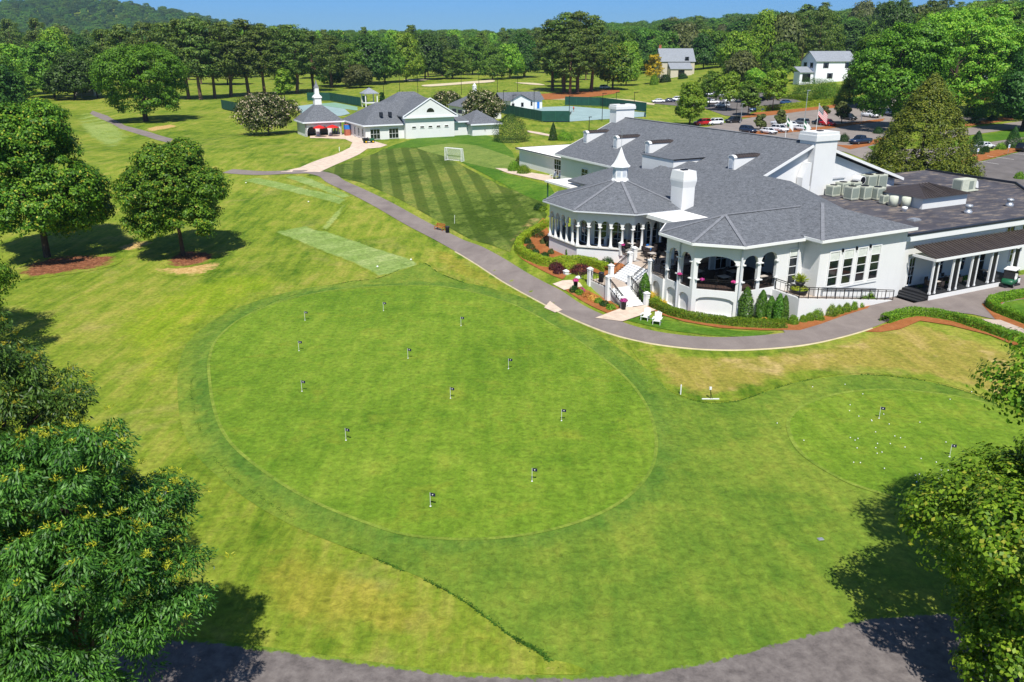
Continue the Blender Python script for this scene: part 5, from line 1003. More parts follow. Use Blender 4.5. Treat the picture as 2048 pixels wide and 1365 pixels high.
for i,(x,y) in enumerate(BL):
    p=gp(1340+x/2.893,680+y/2.893,.045); o=ball if i==0 else ball.copy()
    if i: COL.objects.link(o)
    o.location=p; o.scale=(1.25,)*3 if 0 else (1,1,1)
for x,y,lab in ((1625,775,0),(1690,770,0),(1900,800,0),(1943,785,0)):
    o=ball.copy(); COL.objects.link(o); o.location=gp(x,y,.03); o['label']='white golf ball in the grass beyond the small green'; o['group']='golf balls in the grass'
for x,y,lab in ((755,535,'white tee marker at the near end of the tee'),(617,405,'white tee marker on the pale mown strip above the tee'),(492,367,'white tee marker at the far left tee'),(822,521,'white tee marker at the right edge of the tee')):
    b=MB(); b.lathe(0,0,[(.02,0),(.11,.03),(.12,.1),(.07,.18),(.01,.2)],10); o=b.build('tee_marker',M['trim'],None,True); o.location=gp(x,y,.03); tag(o,lab,'tee marker')
b=MB(); b.obox(0,0,0,.3,.22,.03); b.obox(0,0,.03,.24,.16,.015); o=b.build('valve_cover',M['galv']); o.location=gp(1641,1079,.03); o.rotation_euler=(0,0,.2); tag(o,'flat grey valve box lid set in the grass below the small green','valve cover')
t=thing('bag_stand','low white practice bag stand at the edge of the apron, under the dry lawn','bag stand',gp(1421,799,.02),0)
b=MB(); b.box(-.62,-.04,0,.62,.04,.06); b.build('base_bar',M['trim'],t); b=MB(); b.tube((0,0,.06),(-.06,.02,.95),.02); b.tube((.12,0,.06),(-.06,.02,.7),.02); b.build('post',M['dark'],t); b=MB(); b.obox(-.06,.02,.75,.16,.1,.2); b.build('holder',M['trim'],t)
b=MB(); b.tube((0,0,0),(0,0,.75),.045); b.lathe(0,0,[(.05,.75),(.03,.8)],8); o=b.build('marker_post',M['trim']); o.location=gp(1361,790,0); tag(o,'white marker post on bare ground left of the bag stand','marker post')
b=MB(); b.tube((0,0,0),(.05,0,1.2),.025); o=b.build('rope_stake',M['trim']); o.location=gp(909,448); tag(o,'thin white stake in the striped lawn above the bench','stake')
b=MB(); b.tube((0,0,0),(0,0,.8),.07); b.lathe(0,0,[(.075,.8),(.04,.88)],8); o=b.build('bollard',M['trim']); o.location=gp(679,303); tag(o,'short white bollard beside the tennis house walkway','bollard')
# goal
t=thing('sports_goal','white framed lacrosse goal with netting on the pale grass pitch','goal',gp(906,323),TH+R(-62))
b=MB(); w_,h_,d_=1.9,2.3,.9
for s in (-1,1): b.tube((s*w_,0,0),(s*w_,0,h_),.05); b.tube((s*w_,d_,0),(s*w_,d_*.6,h_),.05); b.tube((s*w_,0,.05),(s*w_,d_,.05),.05); b.tube((s*w_,0,h_),(s*w_,d_*.6,h_),.05)
b.tube((-w_,0,h_),(w_,0,h_),.05); b.tube((-w_,d_,.05),(w_,d_,.05),.05); b.tube((-w_,d_*.6,h_),(w_,d_*.6,h_),.05); b.build('frame',M['trim'],t)
b=MB()
for i in range(1,20): x=-w_+2*w_*i/20; b.bar((x,d_,.05),(x,d_*.6,h_),.022,.022)
for i in range(1,11): f=i/11; b.bar((-w_,d_-d_*.4*f,.05+f*h_),(w_,d_-d_*.4*f,.05+f*h_),.022,.022); [b.bar((s*w_,0,f*h_),(s*w_,d_-d_*.4*f,f*h_),.022,.022) for s in (-1,1)]
for i in range(1,5): [b.bar((s*w_,d_*i/5,0),(s*w_,d_*i/5*.6,h_),.022,.022) for s in (-1,1)]
b.build('net',M['net'],t)
# bench and bin on the path
t=thing('park_bench','brown wooden slatted bench facing the cart path beside the striped lawn','bench',gp(879,461,.02),R(-38))
b=MB(); [b.box(-.75,-.22+i*.12,.42,.75,-.13+i*.12,.46) for i in range(4)]; b.build('seat',M['wood'],t); b=MB(); [b.box(-.75,.27+i*.03,.52+i*.13,.75,.3+i*.03,.62+i*.13) for i in range(3)]; b.build('backrest',M['wood'],t)
for s in (-1,1):
    for y,hh in ((-.2,.42),(.26,.9)): b=MB(); b.bar((s*.68,y,0),(s*.68,y+(.1 if hh>.5 else 0),hh),.07,.07); b.build('leg',M['wood'],t)
    b=MB(); b.bar((s*.68,-.22,.64),(s*.68,.3,.66),.08,.05); b.build('armrest',M['wood'],t)
b=MB(); b.lathe(0,0,[(.24,0),(.28,.75),(.3,.78),(.3,.84),(.2,.88),(.05,.9)],14); o=b.build('litter_bin',M['darkedge'],None,True); o.location=gp(895,466,.02); tag(o,'dark green litter bin next to the wooden bench','litter bin')
# adirondack chairs
def adir(label,p,rz,group='white deck chairs'):
    t=thing('adirondack_chair',label,'chair',p,rz,group)
    b=MB(); [b.bar((-.28+i*.001,.33-i*.13,.36-i*.03),(.28,.33-i*.13,.36-i*.03),.11,.025) for i in range(5)]; b.build('seat',TR,t)
    b=MB()
    for i in range(5): x=-.24+i*.12; h=.98+(.06 if i in (1,3) else .1 if i==2 else 0); b.bar((x,-.2,.26),(x*1.12,-.5,h),.1,.022,(0,1,0))
    b.build('backrest',TR,t)
    for s in (-1,1):
        b=MB(); b.box(s*.36-.07,-.38,.54,s*.36+.07,.42,.57); b.build('armrest',TR,t); b=MB(); b.bar((s*.33,.34,0),(s*.33,.34,.54),.09,.04); b.build('leg',TR,t); b=MB(); b.bar((s*.3,.4,.34),(s*.3,-.55,.02),.1,.03); b.build('rear_leg',TR,t)
    return t
ad=adir('white adirondack chair on the grass by the stairs, left of the pair',gp(1291,640,.03),R(150)); dup(ad,gp(1314,648,.03),R(160),'white adirondack chair on the grass by the stairs, right of the pair')
dup(ad,gp(1106,357,.05),R(120),'white adirondack chair on the hall patio, left of two'); dup(ad,gp(1118,359,.05),R(140),'white adirondack chair on the hall patio, right of two, half hidden by the canopy')
# pots
def pot(label,p,r,h,mat,fl,seed,name='flower_pot'):
    t=thing(name,label,'flower pot',p); b=MB(); b.lathe(0,0,[(r*.72,0),(r,h),(r*1.06,h),(r*.9,h-.04)],14); b.build('pot',M['darkedge'],t,True)
    rg=np.random.default_rng(seed); d=sph(rg,420); d[:,2]=np.abs(d[:,2]); leafmesh('flowers',d*np.array([r*1.5,r*1.5,r*1.1])*rg.uniform(.5,1,(420,1))+np.array([0,0,h-.02]),unit(d+rg.normal(size=(420,3))*.4),.1,.08,LM[fl],t,rg); return t
pot('dark tall pot of pink flowers at the left path entrance',gp(1151,578,.1),.24,.85,'d','pinkf',1); pot('dark tall pot of pink flowers at the foot of the lower stairs',gp(1247,619,.1),.28,.85,'d','pinkf',2)
for i,(u,v,z,lab) in enumerate(((50.5,71.9,3.35,'pink flower basket on the terrace rail near the second pillar'),(48.55,59.7,3.3,'pink flower basket on the bay rail, left face'),(49.2,57.2,3.3,'pink flower basket on the wide bay rail, left end'),(51.2,55.2,3.3,'pink flower basket on the wide bay rail, right end'))):
    pot(lab,W(u,v,z),.16,.2,'d','pinkf',5+i,'flower_basket')
b=MB(); b.lathe(0,0,[(.24,0),(.27,.9),(.3,.92),(.28,1.0),(.1,1.06)],12); o=b.build('litter_bin',M['darkedge'],None,True); o.location=W(44.7,67.2,1.33); tag(o,'dark bagged litter bin on the stair landing','litter bin')
t=thing('planter','black two tier planter with spiky yellow palm on the ramp platform','planter',W(57.9,53.6,1.9)); b=MB(); b.lathe(0,0,[(.7,0),(.85,.5),(.8,.5),(.3,.42),(.3,.8),(.5,1.15),(.46,1.15),(.1,1.05)],18); b.build('bowl',M['dark'],t,True)
rg=np.random.default_rng(3); n=260; a=rg.uniform(0,6.28,n); e=rg.uniform(.2,1.4,n); dr=np.stack([np.cos(a)*np.cos(e),np.sin(a)*np.cos(e),np.sin(e)],1); leafmesh('palm',dr*rg.uniform(.2,.75,(n,1))+np.array([0,0,1.2]),unit(np.cross(dr,rg.normal(size=(n,3)))),.55,.07,LM['boxy'],t,rg,dr); d=sph(rg,500); d[:,2]=np.abs(d[:,2]); leafmesh('bedding',d*np.array([.85,.85,.3])+np.array([0,0,.5]),d,.14,.1,LM['boxy'],t,rg)
# terrace furniture
def mk_table(h=.75,s=.8):
    t=thing('patio_table','x','table',(0,0,0),0,'tables on the terrace'); b=MB(); b.obox(0,0,h-.04,s,s,.04); b.build('tabletop',M['tabletop'],t); b=MB(); b.tube((0,0,0),(0,0,h-.04),.04); b.obox(0,0,0,.5,.5,.03); b.build('pedestal',M['dark'],t); return t
def mk_chair(sh=.45):
    t=thing('patio_chair','x','chair',(0,0,0),0,'chairs on the terrace'); b=MB(); b.obox(0,0,sh-.04,.46,.46,.05); b.build('seat',M['wicker'],t); b=MB(); b.obox(0,-.22,sh+.06,.46,.04,.42); b.build('backrest',M['wicker'],t)
    for x in (-.2,.2):
        for y in (-.2,.2): b=MB(); b.tube((x,y,0),(x,y,sh-.04),.02,n=5); b.build('leg',M['dark'],t)
    for x in (-.23,.23): b=MB(); b.bar((x,-.2,sh+.22),(x,.2,sh+.22),.035,.03); b.build('armrest',M['dark'],t)
    return t
TT=[(51.6,74.2,2.6,1,'high table beside the first terrace rail'),(51.6,71.9,2.6,1,'high table in front of the pink rail basket'),(52.3,69.6,2.6,1,'high table behind the third terrace pillar'),(50.9,67.2,2.6,1,'high table at the top of the stairs'),(54.6,68.6,2.6,0,'low table in the open middle of the terrace'),(50.4,63.6,2.6,0,'low table inside the rail right of the stairs'),(55.9,66.9,2.6,0,'low table under the white canopy edge'),(51.3,60.3,2.6,0,'long table at the left arches of the dining bay'),(52.2,57.6,2.6,0,'table just behind the wide bay rail'),(54.3,58.7,2.6,0,'table in the middle of the dining bay'),(55.5,56.2,2.6,0,'table by the right arches of the dining bay'),(75.,52.,.62,0,'table on the side porch near its steps'),(78.,52.2,.62,0,'table midway along the side porch'),(83.5,52.2,.62,0,'table at the far end of the side porch')]
tp=[None,None];cp=[None,None];nchair=0
for (u,v,z,hi,lab) in TT:
    p=W(u,v,z+.002)
    if tp[hi] is None: tp[hi]=mk_table(1.05 if hi else .75,.75 if hi else .95); o=tp[hi]; o.location=p; o.rotation_euler=(0,0,TH)
    else: o=dup(tp[hi],p,TH)
    o['label']='stone topped '+lab
    for k in range(4):
        a=TH+k*math.pi/2+.12*math.sin(u*7+k); d=.66 if hi else .78; q=p+Vector((math.cos(a)*d,math.sin(a)*d,0))
        if cp[hi] is None: cp[hi]=mk_chair(.72 if hi else .45); o=cp[hi]; o.location=q; o.rotation_euler=(0,0,a+math.pi/2)
        else: o=dup(cp[hi],q,a+math.pi/2)
        o['label']='dark '+('bar chair' if hi else 'wicker chair')+' at the '+lab; o['group']='chairs round the '+lab
def sofa(lab,u,v,rz,w=1.7,mat='wicker'):
    t=thing('outdoor_sofa',lab,'sofa',W(u,v,2.602),TH+R(rz)); b=MB(); b.box(-w/2,-.4,.05,w/2,.4,.38); b.build('base',M['wicker'],t); b=MB(); b.box(-w/2+.1,-.25,.38,w/2-.1,.38,.5); b.build('seat_cushion',M[mat],t); b=MB(); b.box(-w/2,-.42,.38,w/2,-.27,.85); b.build('backrest',M[mat],t); [ (lambda bb: (bb.box(s*(w/2-.06)-.06,-.4,.38,s*(w/2-.06)+.06,.38,.62),bb.build('armrest',M['wicker'],t)))(MB()) for s in (-1,1)]
sofa('dark wicker sofa under the canopy near the pavilion arches',54.8,71.0,180); sofa('blue cushioned lounge chair in front of the pavilion arches',53.2,70.9,200,.9,'blue'); sofa('dark wicker sofa against the wall beneath the white canopy',57.8,69.2,90)
# ---------------------------------------------------------------- tennis house
T=thing('tennis_house','white tennis clubhouse with grey hipped roof and a pediment with half round window','clubhouse',W(68,188,3.7),TH)
TO=(-68,-188,-3.7)
def tpart(b,n,m,smooth=False): return b.build(n,m,T,smooth,loc=TO)
b=MB(); b.prism([(57,182.6),(82,182.6),(82,199),(57,199)],2.5,6.75); b.prism([(66,181.2),(78,181.2),(78,190),(66,190)],2.5,8.2); b.prism([(82.1,180.),(89,180),(89,190),(82.1,190)],2.5,6.2); tpart(b,'wall',WH)
def hip(b,u0,v0,u1,v1,ze,zr_,th=.22,run=None):
    d=(v1-v0)/2 if run is None else run; e=[(u0,v0,ze),(u1,v0,ze),(u1,v1,ze),(u0,v1,ze)]; vm=(v0+v1)/2
    k=[(u0+d,vm,zr_),(u1-d,vm,zr_)]; lo=[(x,y,z-th) for x,y,z in e]; b.add(e+k+lo,[(0,1,5,4),(1,2,5),(2,3,4,5),(3,0,4),(0,6,7,1),(1,7,8,2),(2,8,9,3),(3,9,6,0),(6,7,8,9)])
b=MB(); hip(b,56.4,182.,82.6,199.6,6.98,11.3,run=6); hip(b,81.5,179.4,89.6,190.6,6.42,9.2,run=3.9); b.extr([(65.4,181.0,8.65),(72,181.0,12.5),(78.6,181.0,8.65),(78.6,181.0,8.4),(65.4,181.0,8.4)],(0,11,0)); hip(b,64,189,80,203,9.,13.2,run=6); tpart(b,'roof',M['shingle'])
b=MB(); b.extr([(65.8,180.8,8.52),(78.2,180.8,8.52),(72,180.8,12.2)],(0,.19,0)); ped=tpart(b,'pediment',WH)
b=MB(); b.wheel((72,180.8,9.4),(0,1,0),.95,.06,24); b.build('half_round_window',M['glass'],ped); b=MB(); b.box(70.9,180.74,8.53,73.1,180.79,9.4); b.build('window_sill',WH,ped)
b=MB(); b.bar((65.3,180.7,8.62),(72,180.7,12.52),.22,.16,(0,1,0)); b.bar((78.7,180.7,8.62),(72,180.7,12.52),.22,.16,(0,1,0)); b.box(65.3,180.55,8.2,78.7,181.19,8.5); b.box(56.3,181.85,6.72,65.9,182.05,7.0); b.box(78.1,181.85,6.72,82,182.05,7.); b.box(56.28,182,6.72,56.45,199,7.); b.box(81.4,179.3,6.15,89.7,179.5,6.44); tpart(b,'cornice',M['siding'])
def twin(p0,p1,s,w,z0,z1,c,r,name='window'):
    o=window(p0,p1,s,w,z0,z1,c,r,root=T,name=name); o.location=TO
for s in (2.2,6.6): twin((57,182.6),(66,182.6),s,2.2,3.9,6.0,3,2,'glass_door')
for s in (2,5,8): twin((57,199),(57,182.6),16.4-s,1.,4.2,6.,2,3)
for i in range(5): twin((66,181.2),(78,181.2),2+i*2.,.9,6.0,6.35,1,1)
b=MB(); b.lathe(85.3,179.9,[(.08,4.8),(.08,5.1)],8); tpart(b,'wall_light',M['dark'])
for u,v,z in ((61.5,184.6,8.75),(63.6,184.6,8.75),(79.6,184.8,8.9),(81.2,185.,8.6)): b=MB(); b.box(u-.3,v-.5,z-.1,u+.3,v+.5,z+.75); tpart(b,'roof_ventilator',M['darkedge'])

Q_=thing('pool_house','white pool house whose cupola rises above the cream flowered crape myrtles','building',Z(*W(102.4,222.7)[:2]),TH)
b=MB(); b.box(-6,-5,-.5,6,5,3.4); b.build('wall',WH,Q_); b=MB(); b.add([(-6.5,-5.5,3.4),(6.5,-5.5,3.4),(6.5,5.5,3.4),(-6.5,5.5,3.4),(0,0,7.)],[(0,1,4),(1,2,4),(2,3,4),(3,0,4),(3,2,1,0)]); b.build('roof',M['shingle'],Q_); b=MB(); b.lathe(0,0,[(1.,6.),(.95,6.9),(1.1,7.),(.62,7.3),(.58,8.6),(.66,8.7),(.06,9.6)],4,a0=math.pi/4); b.build('cupola',TR,Q_)
V_=thing('tennis_pavilion','white open pavilion with three arches and white cupola left of the tennis house','pavilion',W(51,200,3.5),TH); VO=(-51,-200,-3.5)
def vpart(b,n,m): return b.build(n,m,V_,loc=VO)
pc=[(46.8,204),(46.8,196),(55.4,196),(55.4,204)]
for i in range(4):
    a,c=pc[i],pc[(i+1)%4]; b=MB(); L_=(P2(c)-P2(a)).length
    arch_wall(b,a,c,2.6,6.85,[(L_*(.5+k)/3,2.1,3.6,4.9,5.9) for k in range(3)] if i in (1,2) else [],.35); vpart(b,'arched_wall' if i in (1,2) else 'wall',WH)
b=MB(); e=[(46.2,195.4),(56,195.4),(56,204.6),(46.2,204.6)]; b.add([(x,y,7.02) for x,y in e]+[(x,y,6.8) for x,y in e]+[(50.4,199.3,10.7),(51.8,199.3,10.7),(51.8,200.7,10.7),(50.4,200.7,10.7)],[(0,1,9,8),(1,2,10,9),(2,3,11,10),(3,0,8,11),(8,9,10,11),(7,6,5,4),(0,4,5,1),(1,5,6,2),(2,6,7,3),(3,7,4,0)]); vpart(b,'roof',M['shingle'])
b=MB(); [b.bar((*e[i],6.9),(*e[(i+1)%4],6.9),.12,.3) for i in range(4)]; vpart(b,'cornice',M['siding'])
b=MB(); b.lathe(51.1,200,[(1.15,10.4),(1.1,12.),(1.35,12.1),(1.35,12.3),(.7,12.9),(.62,14.3),(.75,14.4)],4,a0=math.pi/4); cu=vpart(b,'cupola',TR); b=MB(); b.lathe(51.1,200,[(.75,14.4),(.3,15.2),(.05,16.2)],4,a0=math.pi/4); b.build('spire',M['cap'],cu)
b=MB(); b.box(48,202.6,3.5,55,202.9,6.5); vpart(b,'inner_wall',M['beige'])
def umbrella(lab,u,v,c='red'):
    p=W(u,v,0); t=thing('patio_umbrella',lab,'umbrella',Z(p.x,p.y),0,'red umbrellas at the tennis pavilion'); b=MB(); b.lathe(0,0,[(1.5,2.05),(1.45,2.12),(.8,2.45),(.05,2.7)],8); b.build('canopy',M[c],t); b=MB(); b.tube((0,0,0),(0,0,2.75),.03); b.build('pole',M['trim'],t); b=MB(); b.lathe(0,0,[(.6,.7),(.6,.74)],12); b.build('tabletop',M['dark'],t)
umbrella('red patio umbrella left of its twin before the pavilion arches',49.6,194.); umbrella('red patio umbrella right of its twin before the pavilion arches',52.6,193.8)
b=MB(); b.box(-.6,-.6,0,.6,.6,2.6); b.k=1; b.box(-.62,-.62,1.5,.62,.62,2.5); o=b.build('drinks_machine',[M['brick'],M['blue']]); o.location=Z(*W(56.2,194.3)[:2]); o.rotation_euler=(0,0,TH); tag(o,'blue topped vending machine between the pavilion and tennis house','vending machine')
# white cabin, gazebo, courts
K=thing('white_cabin','low white cabin with grey gabled roof beyond the tennis courts','building',gp(1045,219),TH-R(4))
b=MB(); b.box(-7,0,-.5,7,7,2.9); b.extr([(-5.5,-3,-.5),(1.5,-3,-.5),(1.5,-3,2.9),(-2,-3,4.6),(-5.5,-3,2.9)],(0,4,0)); b.build('wall',WH,K); b=MB(); b.extr([(-7.6,-.5,2.85),(-7.6,3.5,5.2),(-7.6,7.5,2.85),(-7.6,3.5,4.95)],(15.2,0,0)); b.extr([(-6.1,-3.4,2.8),(-2,-3.4,4.95),(2.1,-3.4,2.8),(-2,-3.4,4.7)],(0,6.5,0)); b.build('roof',M['shingle'],K)
for x,y,w_,h0,h1,n in ((-1.4,-3.03,.9,1.,2.3,'window'),(3,-.03,1,1,2.3,'window'),(-4.6,-3.03,.9,0,2.1,'door'),(5.6,-.03,.9,0,2.2,'door')): b=MB(); b.box(x-w_/2,y,h0,x+w_/2,y+.06,h1); b.build(n,M['glass'] if n=='window' else M['blue'] if x>5 else M['dark'],K)
Gz=thing('gazebo','small raised gazebo with grey pyramid roof on white posts','gazebo',gp(740,214),TH)
b=MB(); b.lathe(0,0,[(3.6,4.2),(3.6,4.4),(.2,6.1)],4,a0=math.pi/4); b.build('roof',M['shingle2'],Gz)
for x,y in ((-2,-2),(2,-2),(2,2),(-2,2)): b=MB(); b.obox(x,y,0,.3,.3,4.25); b.build('post',TR,Gz)
b=MB(); b.obox(0,0,1.2,4.4,4.4,.3); b.build('deck',TR,Gz); b=MB(); b.obox(-1.2,1.5,1.5,1.6,.2,2.); b.build('panel',M['green'],Gz)
dpx('tennis_court',[(1008,228),(1090,244),(1140,244),(1292,234),(1292,226),(1140,213),(1060,216)],M['court'],.08,6)
dpx('tennis_court',[(585,214),(625,209),(690,219),(700,228),(680,233),(600,228)],M['court'],.08,6); dpx('tennis_court',[(626,209),(670,206),(715,215),(715,222),(690,219)],M['courtg'],.1,6)
def fence(lab,px,h,screen=1.,n=None):
    P=[gp(*p) for p in px]; t=thing('court_fence',lab,'fence',P[0]); o=P[0]; b=MB(); q=MB()
    for i in range(len(P)-1):
        L_=(P[i+1]-P[i]).length; m=max(1,round(L_/3.5))
        for k in range(m+1):
            c=P[i].lerp(P[i+1],k/m)-o; pst=MB(); pst.tube(c,c+Vector((0,0,h)),.05,n=6); pst.build('post',M['green'],t)
        a,c=P[i]-o,P[i+1]-o; q.bar(a+Vector((0,0,h*.5*screen+.15)),c+Vector((0,0,h*.5*screen+.15)),.04,h*screen-.25); b.bar(a+Vector((0,0,h)),c+Vector((0,0,h)),.06,.06)
    q.build('windscreen',M['screen'],t); b.build('top_rail',M['green'],t)
fence('green screened fence on the near side of the tennis court',[(1000,228),(1083,245),(1139,245)],3.); fence('green screened fence along the far side of the tennis court',[(1130,212),(1200,214),(1292,226),(1291,235)],3.); fence('short green fence left of the wide crape myrtle',[(444,219),(476,226)],3.); fence('dark green fence behind the tennis pavilion cupola',[(615,203),(660,203),(722,214)],3.,1.)
t=thing('tennis_net','dark tennis net across the blue court','tennis net',gp(1140,231),TH+R(55)); b=MB(); b.box(-5.5,-.02,.05,5.5,.02,.9); b.build('mesh',M['dark'],t); b=MB(); b.box(-5.5,-.03,.9,5.5,.03,.98); b.build('band',TR,t)
for s in (-1,1): b=MB(); b.tube((s*5.5,0,0),(s*5.5,0,1.),.06); b.build('post',M['dark'],t)
def lightpole(lab,x,by,ty,arm=0.,mat='dark',g='tennis light poles',cat='light pole'):
    p=gp(x,by); s=(p.y*cc+(CZ-p.z)*cs)/F; h=(by-ty)*s; t=thing('light_pole',lab,cat,p,TH,g); b=MB(); b.tube((0,0,0),(0,0,h),max(.09,.1),.07,n=6); b.build('pole',M[mat],t); b=MB(); b.box(-.15,-.15,h,.15+arm,.15,h+.15); b.build('lamp_head',M[mat],t)
for i,(x,by,ty) in enumerate(((768,196,158),(800,192,152),(836,190,150),(923,190,148),(958,187,143),(995,185,148),(1035,186,146))): lightpole(f'tall black lamp pole beyond the tennis house, {ORD[i]} from the left',x,by,ty)
for i,(x,by,ty) in enumerate(((1007,225,184),(1026,232,193),(1068,228,184),(1138,244,195),(1204,243,190),(1232,214,187),(1267,236,188))): lightpole(f'court light pole with side arm at the blue court, {ORD[i]} from the left',x,by,ty,1.)
for i,(x,by,ty,m,lab) in enumerate(((1605,276,186,'galv','tall grey lamp post behind the ridge of the clubhouse roof'),(1481,248,210,'galv','grey lamp post by the black SUV'),(1722,243,178,'galv','lamp post with cross head at the car park entrance'),(1472,235,207,'dark','thin dark pole at the car park island'),(1178,262,236,'dark','dark green lamp post on the lawn left of the hall chimney'),(164,196,155,'galv','wooden utility pole among trees at far left'))): lightpole(lab,x,by,ty,.5,m,None)
# flagpoles
def flagpole(lab,x,by,ty,kind):
    p=gp(x,by); s=(p.y*cc+(CZ-p.z)*cs)/F; h=(by-ty)*s; t=thing('flagpole',lab,'flagpole',p); b=MB(); b.tube((0,0,0),(0,0,h),.07,.04); b.lathe(0,0,[(.02,h),(.1,h+.08),(.02,h+.16)],8); b.build('pole',M['trim'],t)
    if not kind:return
    fw,fh=(3.6,2.3) if kind=='us' else (2.6,1.6); b=MB(); nx_,ny_=8,13 if kind=='us' else 3
    def pt(i,j): f=i/nx_; g_=j/ny_; return (fw*f*.62+.05,.22*math.sin(f*7)*f,h-.15-fh*g_-f*fw*.62)
    for j in range(ny_):
        for i in range(nx_):
            a,c,d,e=pt(i,j),pt(i+1,j),pt(i+1,j+1),pt(i,j+1); b.k=(2 if (i<4 and j<7) else (0 if j%2==0 else 1)) if kind=='us' else (0 if j==1 or i>2 else 1); b.hexa([d,c,(c[0],c[1]+.02,c[2]),(d[0],d[1]+.02,d[2]),e,a,(a[0],a[1]+.02,a[2]),(e[0],e[1]+.02,e[2])])
    if kind=='us':
        b.k=1
        for j in range(5):
            for i in range(6): q=pt(.3+i*.62,.6+j*1.25); b.obox(q[0],q[1]-.02,q[2],.11,.03,.11)
    b.build('flag',[M['red'],M['trim'],CARS['navy']] if kind=='us' else [M['trim'],M['green'],M['trim']],t)
flagpole('tallest flagpole flying a drooping red and white striped flag with blue canton',1630,279,211,'us'); flagpole('flagpole with a green and white flag, left of the two shorter poles',1570,280,235,'club'); flagpole('flagpole with a furled white flag, right of the two shorter poles',1604,281,240,'club')
# person on the court
def person(lab,p,rz,shirt,sh_):
    t=thing('person',lab,'person',p,rz)
    def sk(name,V,E_,Rr,mat):
        me=bpy.data.meshes.new(name); me.from_pydata(V,E_,[]); o=bpy.data.objects.new(name,me); COL.objects.link(o); o.parent=t; me.materials.append(mat)
        b=bmesh.new(); b.from_mesh(me); ly=b.verts.layers.skin.verify()
        b.verts.ensure_lookup_table()
        for v,r in zip(b.verts,Rr): v[ly].radius=(r,r); 
        b.verts[0][ly].use_root=True; b.to_mesh(me); b.free(); m=o.modifiers.new('skin','SKIN'); m.use_smooth_shade=True; s=o.modifiers.new('sub','SUBSURF'); s.levels=s.render_levels=1
    V=[(0,0,.95),(0,0,1.2),(0,0,1.42),(0,.02,1.52),(0,.03,1.66),(.17,0,1.42),(.3,.12,1.2),(.42,.32,1.15),(-.17,0,1.42),(-.28,.02,1.15),(-.26,.2,.95),(.1,0,.9),(.14,.06,.5),(.16,-.06,.06),(-.1,0,.9),(-.14,.02,.5),(-.18,-.1,.06),(.16,.1,.03),(-.18,.06,.03)]
    E_=[(0,1),(1,2),(2,3),(3,4),(2,5),(5,6),(6,7),(2,8),(8,9),(9,10),(0,11),(11,12),(12,13),(0,14),(14,15),(15,16),(13,17),(16,18)]
    sk('body',V,E_,[.13,.13,.13,.06,.105,.06,.045,.035,.06,.045,.035,.09,.06,.045,.09,.06,.045,.035,.035],M['skin'])
    sk('shirt',V[:3]+[V[5],V[8],(.24,.06,1.3),(-.23,.01,1.28)],[(0,1),(1,2),(2,3),(2,4),(3,5),(4,6)],[.16,.155,.15,.085,.085,.07,.07],M[shirt]); sk('shorts',[V[0],V[11],V[14],(.13,.04,.62),(-.13,.01,.62)],[(0,1),(0,2),(1,3),(2,4)],[.15,.11,.11,.1,.1],M[sh_])
    b=MB(); b.lathe(0,.01,[(.1,1.68),(.115,1.74),(.09,1.8),(.02,1.82)],10); b.build('hair',M['dark'],t,True)
person('person in a red shirt playing on the blue tennis court',gp(1147,224,.1),R(200),'red','dark')
# ---------------------------------------------------------------- houses
def house(name,lab,p,rz,w,d,he,hr,wall,roof,wins,chim=(),wing=None):
    t=thing(name,lab,'house',p,rz); b=MB(); b.box(-w/2,0,-1,w/2,d,he); b.extr([(-w/2,0,he),(-w/2,d,he),(-w/2,d/2,hr-.2)],(.25,0,0)); b.extr([(w/2-.25,0,he),(w/2-.25,d,he),(w/2-.25,d/2,hr-.2)],(.25,0,0)); b.build('wall',M[wall],t)
    b=MB(); b.extr([(-w/2-.4,-.5,he-.15),(-w/2-.4,d/2,hr),(-w/2-.4,d+.5,he-.15),(-w/2-.4,d/2,hr-.25)],(w+.8,0,0)); r=b.build('roof',M[roof],t)
    for x,z,ww,hh,face in wins:
        b=MB(); f=MB()
        if face=='f': b.box(x-ww/2,-.06,z,x+ww/2,.02,z+hh); [f.box(x+s*(ww/2+.25)-.2,-.07,z-.05,x+s*(ww/2+.25)+.2,-.001,z+hh+.05) for s in (-1,1)]
        else: b.box(-w/2-.06,x-ww/2,z,-w/2+.02,x+ww/2,z+hh); [f.box(-w/2-.07,x+s*(ww/2+.25)-.2,z-.05,-w/2-.001,x+s*(ww/2+.25)+.2,z+hh+.05) for s in (-1,1)]
        o=b.build('window',M['glass'],t); f.build('shutters',M['darkedge'],o)
    for x,y,h in chim: b=MB(); b.obox(x,y,-1,1.2,1.,h+1); b.obox(x,y,h-.2,1.4,1.2,.3); b.build('chimney',M['brick'],t)
    if wing:
        x0,x1,y0,y1,hh,h2=wing; b=MB(); b.box(x0,y0,-1,x1,y1,hh); b.build('wing_wall',M[wall],t); b=MB(); b.extr([(x0-.3,y0-.4,hh-.05),(x0-.3,y1+.1,h2),(x0-.3,y1+.1,h2-.2),(x0-.3,y0-.4,hh-.25)],(x1-x0+.6,0,0)); b.build('wing_roof',M[roof],t); b=MB(); b.box((x0+x1)/2-1.6,y0-.05,0,(x0+x1)/2+1.6,y0+.02,hh-.6); b.build('porch_opening',M['glass'],t)
    return t
house('white_house','white two storey house with dark shutters among the trees at right',gp(1668,164)+Vector((0,0,0)),R(10),15.5,11,7.2,10.6,'siding','shingle2',[(-4,4.8,1.2,1.8,'f'),(4.6,4.8,1.2,1.8,'f'),(-2,1.2,1.3,1.8,'f'),(3.4,4.8,1.2,1.8,'s'),(8,4.8,1.2,1.8,'s'),(4,1.2,1.8,1.8,'s')],(),(-13,-7.8,1.5,6.,3.4,5.2))
